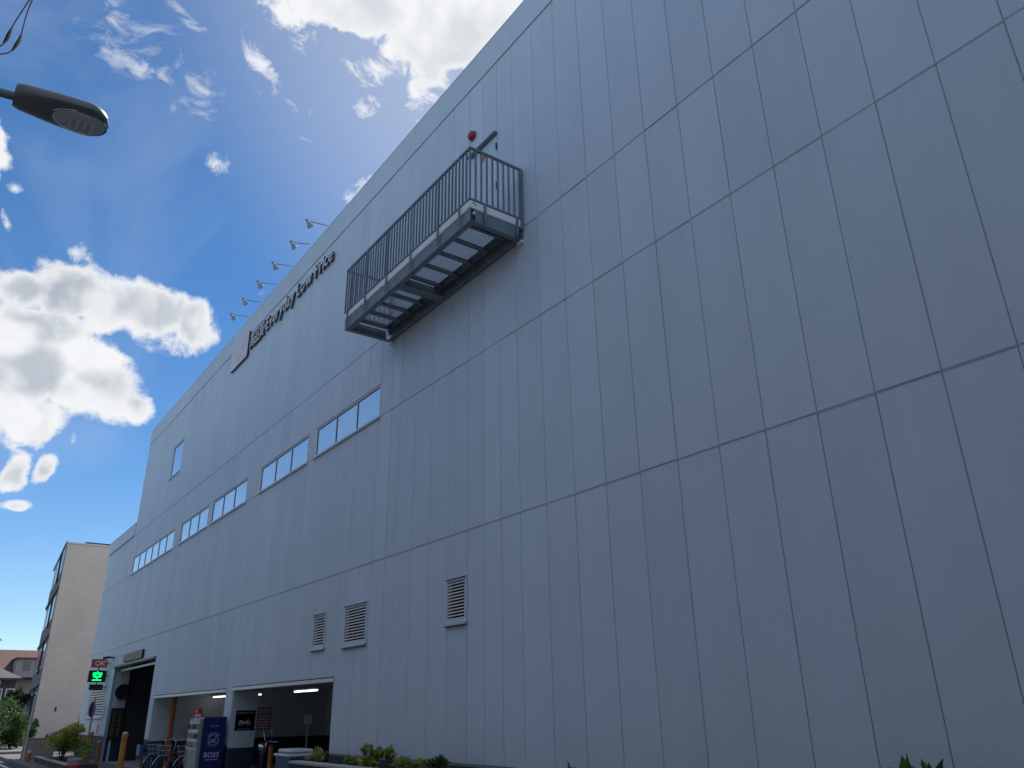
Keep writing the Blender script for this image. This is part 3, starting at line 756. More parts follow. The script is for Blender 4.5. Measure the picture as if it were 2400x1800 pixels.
tube_light(8.35, 27.6, 28.95, 2.17, 'lit tube light seen in the left-hand bicycle park opening')
tube_light(8.67, 25.15, 25.6, 2.17, 'short lit tube light in the right-hand opening, left of the long tube')
tube_light(8.57, 20.6, 22.2, 2.17, 'long lit tube light in the right-hand opening')

# ------------------------------------------------------------------ escape balcony
BX, BY0, BY1 = 5.45, 8.53, 13.12
ZR, ZL, ZK, ZU = 9.96, 8.985, 8.86, 8.60
bal = thing('escape_balcony', ((BX + WX) / 2, (BY0 + BY1) / 2, ZU), 'dark steel escape balcony with vertical bars jutting from the grey wall', 'balcony')
XI = WX - .006
def part(mbf, name, m, parent, **k):
    mb = MB(); mbf(mb); return mb.build(name, m, parent, **k)
part(lambda q: q.cham(BX - .02, BX + .02, BY0 - .02, BY1 + .02, ZR - .022, ZR + .022, .005), 'top_rail', M['steel'], bal)
part(lambda q: q.cham(BX + .021, XI, BY0 - .02, BY0 + .02, ZR - .022, ZR + .022, .005), 'top_rail', M['steel'], bal)
part(lambda q: q.cham(BX + .021, XI, BY1 - .02, BY1 + .02, ZR - .022, ZR + .022, .005), 'top_rail', M['steel'], bal)
part(lambda q: q.cham(BX - .014, BX + .014, BY0 - .014, BY1 + .014, ZL - .016, ZL + .016, .004), 'bottom_rail', M['steel'], bal)
part(lambda q: q.cham(BX + .015, XI, BY0 - .014, BY0 + .014, ZL - .016, ZL + .016, .004), 'bottom_rail', M['steel'], bal)
part(lambda q: q.cham(BX + .015, XI, BY1 - .014, BY1 + .014, ZL - .016, ZL + .016, .004), 'bottom_rail', M['steel'], bal)
bars = []
def bar(x, y):
    mb = MB(); mb.box(x - .013, x + .013, y - .013, y + .013, ZL + .016, ZR - .022)
    if not bars: bars.append(mb.build('baluster', M['steel'], bal))
    else:
        c = bars[0].copy(); COL.objects.link(c); c.location = Vector((x, y, ZL + .016)) - origin(bal); bars.append(c)
n = 43
for k in range(n + 1): bar(BX, BY0 + (BY1 - BY0) * k / n)
for k in range(1, 10):
    bar(BX + (XI - BX) * k / 9.6, BY0); bar(BX + (XI - BX) * k / 9.6, BY1)
for y in (BY0, BY1):
    part(lambda q: q.box(XI - .05, XI, y - .028, y + .028, ZL - .2, ZR - .023), 'wall_post', M['steel'], bal)
for k, y in enumerate((8.81, 9.47, 10.39, 11.29, 12.16, 12.95)):
    part(lambda q: q.box(BX - .034, BX - .015, y - .015, y + .015, ZU + .03, ZR - .023), 'post', M['steel'], bal)
for x in (5.72, 6.34):
    part(lambda q: q.box(x - .02, x + .02, BY0 - .034, BY0 - .015, ZU + .03, ZL - .017), 'post', M['steel'], bal)
# pale kick plates with their fixing bolts
part(lambda q: q.box(BX - .008, BX + .001, BY0 - .006, BY1 + .006, ZK - .03, ZL - .035), 'kick_plate', M['steel_pale'], bal)
kp = part(lambda q: q.box(BX + .002, XI, BY0 - .008, BY0 + .001, ZK - .03, ZL - .035), 'kick_plate', M['steel_pale'], bal)
part(lambda q: q.box(BX + .002, XI, BY1 - .001, BY1 + .008, ZK - .03, ZL - .035), 'kick_plate', M['steel_pale'], bal)
for x, z in ((BX + .06, ZL - .07), (BX + .10, ZL - .09), (XI - .05, ZL - .075), (XI - .05, ZL - .12)):
    part(lambda q: q.disc((x, BY0 - .012, z), (0, 1, 0), .011, .01, 10), 'bolt', M['black'], kp)
# channel beams: web outside, flanges turned inwards
def channel(q, x0, x1, y0, y1, web):
    t = .010
    fl = .10
    if web == 'x0': q.box(x0, x0 + t, y0, y1, ZU, ZK - .03); q.box(x0 + t, x0 + fl, y0, y1, ZU, ZU + t); q.box(x0 + t, x0 + fl, y0, y1, ZK - .03 - t, ZK - .03)
    if web == 'x1': q.box(x1 - t, x1, y0, y1, ZU, ZK - .03); q.box(x1 - fl, x1 - t, y0, y1, ZU, ZU + t); q.box(x1 - fl, x1 - t, y0, y1, ZK - .03 - t, ZK - .03)
    if web == 'y0': q.box(x0, x1, y0, y0 + t, ZU, ZK - .03); q.box(x0, x1, y0 + t, y0 + fl, ZU, ZU + t)
    if web == 'y1': q.box(x0, x1, y1 - t, y1, ZU, ZK - .03); q.box(x0, x1, y1 - fl, y1 - t, ZU, ZU + t)
part(lambda q: channel(q, BX + .012, XI, BY0 + .01, BY1 - .01, 'x0'), 'beam', M['steel'], bal)
part(lambda q: channel(q, BX + .2, XI, BY0 + .01, BY1 - .01, 'x1'), 'beam', M['steel'], bal)
part(lambda q: channel(q, BX + .114, XI - .112, BY0 + .012, BY1, 'y0'), 'beam', M['steel'], bal)
part(lambda q: channel(q, BX + .114, XI - .112, BY0, BY1 - .012, 'y1'), 'beam', M['steel'], bal)
part(lambda q: (q.box(BX + .114, XI - .112, 10.96, 10.97, ZU + .012, ZK - .05), q.box(BX + .114, XI - .112, 10.86, 11.08, ZU + .001, ZU + .011)), 'beam', M['steel'], bal)
deck0, deck1 = 8.88, 12.84
for bx in ((BX + .114, XI - .112, BY0 + .125, deck0), (BX + .114, XI - .112, deck1, BY1 - .125), (BX + .114, BX + .25, deck0 + .002, deck1 - .002), (XI - .235, XI - .112, deck0 + .002, deck1 - .002)):
    part(lambda q: q.box(*bx, ZK - .045, ZK - .038), 'deck_plate', M['steel'], bal)
ys = [deck0 + (10.80 - deck0) * k / 4 for k in range(5)] + [11.14 + (deck1 - 11.14) * k / 4 for k in range(5)]
for k, y in enumerate(ys):
    part(lambda q: (q.box(BX + .114, XI - .112, y - .004, y + .004, ZK - .11, ZK - .046), q.box(BX + .114, XI - .112, y - .03, y + .03, ZK - .12, ZK - .111)), 'cross_angle', M['steel'], bal)
gx0, gx1 = BX + .252, XI - .237
def grating(q, y0, y1):
    nx, ny = 10, 8
    for i in range(nx + 1):
        x = gx0 + (gx1 - gx0) * i / nx; q.box(x - .004, x + .004, y0, y1, ZK - .050, ZK - .036)
    for j in range(ny + 1):
        y = y0 + .003 + (y1 - y0 - .006) * j / ny
        for i in range(nx):
            a = gx0 + (gx1 - gx0) * i / nx + .0041; b = gx0 + (gx1 - gx0) * (i + 1) / nx - .0041
            q.box(a, b, y - .004, y + .004, ZK - .047, ZK - .038)
for k in range(9):
    if k == 4: continue
    part(lambda q: grating(q, ys[k] + .006, ys[k + 1] - .006), 'grating', M['grate'], bal)
part(lambda q: grating(q, ys[4] + .006, ys[4] + .055), 'grating', M['grate'], bal)
for y in (BY0 + .06, BY1 - .06):
    part(lambda q: q.cham(XI - .05, XI + .001, y - .07, y + .07, ZU - .055, ZU - .002, .006), 'wall_bracket', M['steel_pale'], bal)

# ------------------------------------------------------------------ things fixed high on the wall
bell = thing('alarm_bell', (WX, 10.03, 11.72), 'round red alarm bell on the wall above the balcony door', 'alarm')
mb = MB(); c = Vector((WX - .004, 10.03, 11.72)); rr = .10
prof = [(0, rr), (.03, rr), (.06, rr * .93), (.085, rr * .72), (.1, rr * .4), (.104, .012)]
mb.tube([c + Vector((-d, 0, 0)) for d, r in prof], [r for d, r in prof], 28); mb.build('gong', M['red'], bell, smooth=True)
mb = MB(); mb.disc(c + Vector((.002, 0, 0)), (1, 0, 0), rr * 1.08, .012, 28); mb.build('back_plate', M['lamp_shell'], bell)

sign = thing('wall_lettering', (WX, 19.7, 12.2), 'raised metal letters running along the top of the wall beside the square sign panel', 'lettering')
def letter_obj(t): t.build('letter', [M['letter_face'], M['letter_side']], sign)
fr = FACE_W(22.85, 12.28, WX - .012)
w1 = text_mesh(None, '高品質・', 0.58, (fr[0], fr[1], fr[2], fr[3]), .07, .02, width=1.42, mi=0, mi_side=1, bold=.004, each=letter_obj)
fr = FACE_W(21.40, 12.30, WX - .012)
w2 = text_mesh(None, 'Everyday Low Price', 0.60, fr, .07, .035, width=4.9, mi=0, mi_side=1, bold=.006, each=letter_obj)

logo = thing('logo_panel', (WX, 23.85, 12.1), 'pale pinkish square sign panel at the top of the wall left of the letters', 'sign')
mb = MB(); mb.cham(WX - .075, WX - .018, 23.06, 24.72, 12.10, 12.99, .006)
b = mb.build('sign_case', M['logo_side'], logo)
mb = MB(); mb.box(WX - .083, WX - .076, 23.065, 24.715, 12.105, 12.985); mb.build('face', M['logo_face'], logo)
mb = MB(); text_mesh(mb, 'OK', .78, FACE_W(24.45, 12.27, WX - .084), .006, .04, width=1.1, bold=.02); mb.build('mark', M['logo_mark'], logo)

for k, (u, dz, wh) in enumerate(((17.20, .06, 'nearest the balcony, rightmost of the six'), (18.30, -.02, 'second from the right of the six'), (19.72, .03, 'third from the right of the six'),
                                 (21.0, .02, 'third from the left of the six'), (22.38, .07, 'second from the left of the six'), (23.56, .05, 'farthest along, leftmost of the six'))):
    t = thing('sign_floodlight', (WX + .2, u, ZE), 'small cone floodlight on an arm over the parapet, ' + wh, 'floodlight', 'floodlights on arms above the wall lettering')
    hx, hz = 5.90, 13.60 + dz
    mb = MB(); mb.tube([(WX + .2, u, ZE), (WX + .2, u, ZE + .10), (WX - .02, u, ZE + .06), (hx + .04, u, hz)], .014, 8); mb.build('arm', M['lamp_shell'], t)
    mb = MB(); a = Vector((hx - .02, u, hz + .03)); d = Vector((.55, 0, -.83)).normalized()
    pr = [(0, .02), (.05, .032), (.08, .038), (.13, .048), (.22, .084), (.23, .086)]
    mb.tube([a + d * s for s, r in pr], [r for s, r in pr], 18); mb.build('shade', M['lamp_shell'], t, smooth=True)
    mb = MB(); mb.disc(a + d * .233, d, .078, .004, 18); mb.build('lens', M['lamp_glass'], t)
    mb = MB(); mb.cham(hx - .05, hx + .05, u - .02, u + .02, hz - .01, hz + .045, .006); mb.build('knuckle', M['grey_metal'], t)

# ------------------------------------------------------------------ garage entrance
t = thing('yellow_sign', (WX, 33, 3.54), 'dark sign board with yellow lettering above the garage entrance', 'sign')
mb = MB(); mb.cham(WX - .09, WX - .004, 31.40, 34.54, 3.56, 3.84, .006); mb.build('board', M['board'], t)
rr = random.Random(5)
def marks(mb, frm, n, w, h, depth=.003, mi=0, gap=.18):
    """illegible print: a row of small stroke blocks"""
    o, A, B, Nn = frm; cw = w / n
    for k in range(n):
        a = cw * k; e = a + cw * (1 - gap)
        for (p0, p1, q0, q1) in ((a, e, h * .82, h), (a, e, h * .4, h * .55), (a + (e - a) * .42, a + (e - a) * .6, 0, h)) if rr.random() < .6 else ((a, e, h * .72, h * .88), (a, e, 0, h * .16), (a, a + (e - a) * .2, 0, h), (e - (e - a) * .2, e, h * .2, h)):
            mb.prism([(p0, q0), (p1, q0), (p1, q1), (p0, q1)], frm, depth, mi)
mb = MB(); marks(mb, FACE_W(34.1, 3.63, WX - .091), 5, 2.2, .14, gap=.1); mb.build('print', M['yellow_print'], t)

t = thing('wall_camera', (WX, 36.85, 3.83), 'small dark security camera on the wall left of the garage entrance', 'camera')
mb = MB(); mb.box(WX - .03, WX - .002, 36.78, 36.92, 3.80, 3.90); mb.build('base', M['black'], t)
mb = MB(); mb.tube([(WX - .02, 36.85, 3.86), (WX - .2, 36.8, 3.87), (WX - .42, 36.75, 3.82)], [.02, .045, .05], 12); mb.build('body', M['black'], t, smooth=True)

t = thing('circulation_fan', (6.88, 36.1, 2.5), 'big round black fan on the garage wall', 'fan')
c = Vector((6.88, 36.12, 2.54)); ax = Vector((0, 1, 0))
mb = MB(); mb.tube([c + ax * .12, c - ax * .06], [.27, .29], 32, caps=False); mb.build('shroud', M['black'], t, smooth=True)
mb = MB()
for R in (.06, .12, .18, .24, .29): mb.ring(c - ax * .065, ax, R, .005, 28, 5)
for k in range(8):
    a = PI * k / 4; mb.tube([c - ax * .066, c - ax * .066 + Vector((math.cos(a) * .29, 0, math.sin(a) * .29))], .004, 5)
mb.build('guard', M['black'], t)
mb = MB(); mb.disc(c + ax * .10, ax, .265, .02, 28); mb.disc(c, ax, .06, .12, 16); mb.build('motor', M['black'], t)
mb = MB()
for k in range(4):
    a = PI * k / 2 + .4; d = Vector((math.cos(a), 0, math.sin(a))); p = Vector((-d.z, 0, d.x))
    mb.add([c + d * .06 - p * .03, c + d * .24 - p * .08, c + d * .25 + p * .06 - ax * .04, c + d * .06 + p * .03 - ax * .02], [(0, 1, 2, 3)])
mb.build('blade', M['board'], t)
mb = MB(); mb.box(c.x - .04, c.x + .04, c.y + .11, 36.358, c.z - .06, c.z + .06); mb.build('bracket', M['black'], t)

t = thing('notice_board', (6.8, 36.3, .8), 'black board with two columns of yellow writing beside the dark garage entrance', 'sign')
mb = MB(); mb.cham(6.60, 7.07, 36.27, 36.357, .80, 1.95, .006); mb.build('board', M['board'], t)
for x in (6.66, 6.88):
    mb = MB()
    for k in range(6):
        z = 1.72 - .155 * k
        marks(mb, FACE_S(x, z, 36.269), 1, .12, .12, gap=.05)
    mb.build('print', M['yellow_print'], t)

# projecting store sign with its parking display
t = thing('store_sign', (6.2, 37.6, 2.6), 'red and white shop sign over a lit green parking display, jutting from the wall', 'sign')
mb = MB(); mb.cham(5.78, 6.41, 37.55, 37.71, 3.50, 3.85, .008); case = mb.build('sign_case', M['sign_white'], t)
mb = MB(); mb.box(5.80, 6.39, 37.543, 37.549, 3.525, 3.825); mb.build('face', M['sign_red'], case)
mb = MB(); text_mesh(mb, 'OK', .26, FACE_S(5.92, 3.585, 37.542), .004, .012, width=.40, bold=.008)
mb.prism([(.36, .10), (.46, .24), (.40, .24), (.33, .14)], FACE_S(5.92, 3.585, 37.542), .004); mb.build('mark', M['sign_white'], case)
mb = MB(); mb.cham(5.76, 6.42, 37.54, 37.70, 2.95, 3.40, .008); led = mb.build('display_case', M['black'], t)
mb = MB(); text_mesh(mb, '空', .38, FACE_S(5.91, 3.03, 37.536), .004, 0, width=.34, bold=.006); mb.build('lit_character', M['led'], led)
mb = MB(); mb.cham(5.86, 6.36, 37.55, 37.69, 2.65, 2.86, .008); mb.build('small_display', M['black'], t)
for z in (3.68, 3.18, 2.76):
    mb = MB(); mb.tube([(6.3, 37.63, z), (WX - .002, 37.63, z)], .03, 8); mb.build('bracket', M['grey_metal'], t)
mb = MB(); mb.box(6.08, 6.14, 37.60, 37.66, 2.862, 2.948); mb.box(6.08, 6.14, 37.60, 37.66, 3.402, 3.498); mb.build('spacer', M['grey_metal'], t)

t = thing('round_road_sign', (6.1, 37.2, .1), 'round dark blue road sign on a grey post by the white louvres', 'road sign')
mb = MB(); mb.tube([(6.1, 37.2, .1), (6.1, 37.2, 2.35)], .03, 10); mb.build('post', M['grey_metal'], t)
ax = Vector((.86, -.5, 0)).normalized() * -1
mb = MB(); c = Vector((6.1, 37.2, 1.92)) + ax * .045; mb.disc(c, ax, .30, .012, 32); mb.build('plate', M['boss_blue'], t)
mb = MB(); mb.ring(c + ax * .008, ax, .27, .02, 32, 6); mb.build('rim', M['sign_red'], t)

t = thing('wall_poster', (WX, 38.6, .95), 'pale poster with a red strip on the wall behind the amber posts', 'poster')
mb = MB(); mb.box(WX - .012, WX - .003, 37.4, 40.9, .95, 1.42); mb.build('sheet', M['sign_white'], t)
mb = MB(); mb.box(WX - .016, WX - .0125, 37.5, 38.0, .98, 1.40); mb.build('strip', M['sign_pink'], t)
mb = MB(); mb.box(WX - .016, WX - .0125, 39.4, 39.8, .98, 1.40); mb.build('strip', M['sign_pink'], t)

def bollard(x, y, h, r, label, m='amber'):
    t = thing('bollard', (x, y, .10), label, 'bollard', 'amber posts in front of the garage entrance')
    mb = MB(); mb.tube([(x, y, .09), (x, y, h - .05), (x, y, h - .02)], [r, r, r * .9], 18); mb.build('post', M[m], t, smooth=True)
    mb = MB(); mb.tube([(x, y, h - .021), (x, y, h + .01), (x, y, h + .025)], [r * 1.03, r * .9, r * .4], 18); mb.build('cap', M['refl'], t, smooth=True)
    mb = MB(); mb.tube([(x, y, h - .22), (x, y, h - .14)], r * 1.02, 18, caps=False); mb.build('reflective_band', M['orange'], t)
bollard(5.60, 33.75, 1.16, .085, 'amber bollard at the far side of the garage entrance, beside the bush')
bollard(5.60, 28.05, 1.18, .085, 'amber bollard at the near side of the garage entrance')
bollard(6.05, 34.55, .80, .05, 'thin short amber post between the two tall bollards')

# ------------------------------------------------------------------ bicycle park
t = thing('orange_post', (7.0, 28.7, .05), 'tall orange post standing inside the left-hand bicycle park opening', 'post')
mb = MB(); mb.tube([(7.02, 28.5, .05), (7.02, 28.5, 2.42)], .075, 14); mb.build('shaft', M['orange'], t, smooth=True)
mb = MB(); mb.tube([(7.02, 28.5, .05), (7.02, 28.5, .09)], .13, 14); mb.build('foot', M['grey_metal'], t)
t = thing('orange_post', (6.95, 19.0, .05), 'short orange post in front of the scooter in the right-hand opening', 'post')
mb = MB(); mb.tube([(6.9, 19.0, .05), (6.9, 19.0, .96)], .055, 14); mb.build('shaft', M['orange'], t, smooth=True)
mb = MB(); mb.tube([(6.9, 19.0, .961), (6.9, 19.0, 1.0)], [.06, .04], 14); mb.build('cap', M['black'], t)

# vending machine standing against the pillar
t = thing('vending_machine', (6.1, 21.4, .1), 'dark blue drinks machine with white lettering, its lit front facing the street', 'vending machine')
x0, x1, y0, y1 = 5.86, 6.39, 20.8, 21.75
mb = MB(); mb.cham(x0, x1, y0, y1, .10, 1.60, .012); mb.build('cabinet', M['boss_blue'], t)
mb = MB(); mb.cham(x0 - .09, x0 - .003, y0 + .02, y1 - .02, .16, 1.56, .015); frt = mb.build('front_door', M['vend_white'], t)
mb = MB(); mb.box(x0 - .096, x0 - .091, y0 + .06, y1 - .06, .86, 1.50); mb.build('window', M['vend_glass'], frt)
for z in (1.10, 1.30, .92):
    mb = MB(); mb.box(x0 - .115, x0 - .097, y0 + .05, y1 - .05, z - .02, z + .012); mb.build('shelf_strip', M['sign_white'], frt)
cans = random.Random(9); ccol = ['cyan', 'sign_pink', 'vend_glass', 'bin_blue', 'navy', 'boss_print']
for z in (1.14, 1.345, .945):
    for k in range(8):
        y = y0 + .12 + k * .10
        mb = MB(); mb.tube([(x0 - .108, y, z - .01), (x0 - .108, y, z + .1)], .028, 10); mb.build('can', M[cans.choice(ccol)], frt)
mb = MB(); mb.box(x0 - .1, x0 - .092, y0 + .2, y1 - .2, .26, .46); mb.build('flap', M['black'], frt)
mb = MB(); mb.box(x0 - .1, x0 - .092, y1 - .14, y1 - .03, .5, .84); mb.build('trim', M['cyan'], frt)
fr = FACE_S(x0, 0, y0 - .001)
mb = MB(); text_mesh(mb, 'BOSS', .155, FACE_S(6.115, .72, y0 - .001), .003, .010, width=.35, bold=.006, center=True); mb.build('lettering', M['boss_print'], t)
mb = MB(); text_mesh(mb, 'SUNTORY', .05, FACE_S(6.125, 1.375, y0 - .001), .003, .004, width=.20, center=True); mb.build('lettering', M['boss_print'], t)
ec = Vector((6.122, y0 - .003, 1.09)); ey = Vector((0, -1, 0))
mb = MB(); mb.ring(ec, ey, .115, .007, 36, 6)
# a plain disc with a swirl stands in the middle of the roundel
mb.ring(ec + Vector((.012, 0, .03)), ey, .045, .010, 20, 6, 0, -.6, 3.6); mb.ring(ec + Vector((-.02, 0, -.035)), ey, .05, .010, 20, 6, 0, 2.4, 6.0)
mb.tube([ec + Vector((-.07, 0, -.04)), ec + Vector((.06, 0, -.055))], .010, 6)
for k in range(7):
    a = math.radians(198 + k * 24); d = Vector((math.cos(a), 0, math.sin(a))); mb.tube([ec + d * .135, ec + d * .155], .007, 5)
mb.build('emblem', M['boss_print'], t)
mb = MB()
for k, ch in enumerate('COFFEE'):
    a = math.radians(142 - k * 20.8); d = Vector((math.cos(a), 0, math.sin(a))); tan = Vector((d.z, 0, -d.x))
    fr = (ec + d * .133 - tan * .02, tan, d, ey); text_mesh(mb, ch, .06, fr, .003, 0, bold=.002)
mb.build('lettering', M['boss_print'], t)
mb = MB(); mb.box(5.99, 6.27, y0 - .003, y0 - .001, .66, .68); mb.build('print_line', M['boss_print'], t)

t = thing('red_sign', (5.8, 21.0, 1.60), 'small red and white sign standing on top of the drinks machine', 'sign')
mb = MB(); mb.box(5.80, 5.90, 21.03, 21.05, 1.602, 1.68); mb.build('bracket', M['grey_metal'], t)
mb = MB(); mb.cham(5.63, 5.85, 21.0, 21.028, 1.60, 1.79, .006); mb.build('plate', M['sign_red'], t)
mb = MB(); mb.prism([(.03, .03), (.17, .03), (.17, .08), (.03, .08)], FACE_S(5.64, 1.585, 20.999), .003); mb.prism([(.05, .11), (.09, .11), (.07, .18), (.04, .18)], FACE_S(5.64, 1.585, 20.999), .003); mb.build('print', M['sign_white'], t)

t = thing('motorcycle_sign', (6.8, 20.8, 1.2), 'black sign with a white motorcycle pictogram on the pale pillar', 'sign')
mb = MB(); mb.cham(6.60, 7.10, 20.835, 20.877, 1.27, 1.74, .005); mb.build('board', M['board'], t)
fr = FACE_S(6.60, 1.27, 20.834)
mb = MB(); marks(mb, FACE_S(6.64, 1.655, 20.834), 9, .42, .04); marks(mb, FACE_S(6.66, 1.305, 20.834), 11, .34, .022); mb.build('print', M['white_print'], t)
mb = MB(); mc = Vector((6.74, 20.831, 1.44)); ay = Vector((0, 1, 0))
mb.ring(mc, ay, .042, .009, 22, 6); mb.ring(mc + Vector((.20, 0, 0)), ay, .042, .009, 22, 6)
mb.prism([(.11, .195), (.20, .225), (.27, .205), (.31, .245), (.335, .235), (.315, .20), (.33, .165), (.31, .155), (.285, .19), (.25, .155), (.19, .15), (.15, .175)], fr, .003)
mb.prism([(.09, .235), (.17, .245), (.175, .225), (.10, .215)], fr, .003)
mb.tube([(6.905, 20.831, 1.50), (6.93, 20.831, 1.56)], .007, 6)
mb.build('pictogram', M['white_print'], t)

t = thing('pink_notice', (8.8, 25.0, 1.2), 'faded red notice board hanging deep inside the right-hand opening', 'sign')
mb = MB(); mb.cham(8.55, 9.0, 25.0, 25.03, 1.2, 1.83, .005); mb.build('board', M['sign_pink'], t)
mb = MB()
for k in range(5): mb.box(8.60, 8.95, 24.996, 24.999, 1.26 + .075 * k, 1.29 + .075 * k)
marks(mb, FACE_S(8.6, 1.66, 24.999), 3, .34, .12); mb.build('print', M['sign_white'], t)
for x in (8.6, 8.95):
    mb = MB(); mb.tube([(x, 25.015, 1.83), (x, 25.015, 2.425)], .005, 5); mb.build('hanger', M['grey_metal'], t)

t = thing('post_sign', (7.3, 18.1, .05), 'thin grey post with a small pale plate inside the right-hand opening', 'sign')
mb = MB(); mb.tube([(7.36, 18.1, .05), (7.36, 18.1, 1.52)], .016, 8); mb.build('post', M['grey_metal'], t)
mb = MB(); mb.cham(7.26, 7.46, 18.07, 18.083, 1.42, 1.62, .004); mb.build('plate', M['white_print'], t)
mb = MB(); mb.tube([(7.36, 18.1, .05), (7.36, 18.1, .08)], .1, 14); mb.build('foot', M['grey_metal'], t)

t = thing('lock_terminal', (8.3, 17.6, .05), 'dark upright parking terminal deep inside the right-hand opening', 'machine')
mb = MB(); mb.cham(8.1, 8.55, 17.5, 17.9, .05, 1.42, .02); mb.build('cabinet', M['scooter'], t)
mb = MB(); mb.box(8.16, 8.49, 17.493, 17.499, 1.05, 1.32); mb.build('screen', M['house_glass'], t)

# litter bin with a pale lid
t = thing('litter_bin', (5.95, 15.2, .1), 'blue plastic bin with a pale grey lid at the edge of the right-hand opening', 'bin')
bx, by = 5.97, 15.15
mb = MB()
lo = [(-.21, -.30), (.21, -.30), (.21, .30), (-.21, .30)]; hi = [(-.25, -.36), (.25, -.36), (.25, .36), (-.25, .36)]
mb.add([(bx + a, by + b, .10) for a, b in lo] + [(bx + a, by + b, .92) for a, b in hi], [(3, 2, 1, 0), (0, 1, 5, 4), (1, 2, 6, 5), (2, 3, 7, 6), (3, 0, 4, 7)])
mb.build('body', M['bin_blue'], t, bevel=.02)
mb = MB(); mb.cham(bx - .28, bx + .28, by - .39, by + .39, .921, .975, .02); mb.cham(bx - .23, bx + .23, by - .33, by + .33, .976, 1.05, .035); mb.build('lid', M['bin_lid'], t)
mb = MB(); mb.tube([(bx - .05, by - .345, .3), (bx - .05, by - .375, .82)], .014, 6); mb.build('rib', M['grey_metal'], t)
mb = MB(); text_mesh(mb, '⊕', .1, FACE_S(bx + .05, .56, by - .352), .003, 0) if False else mb.ring((bx + .08, by - .352, .56), (0, 1, 0), .045, .008, 20, 6); mb.build('mark', M['white_print'], t)

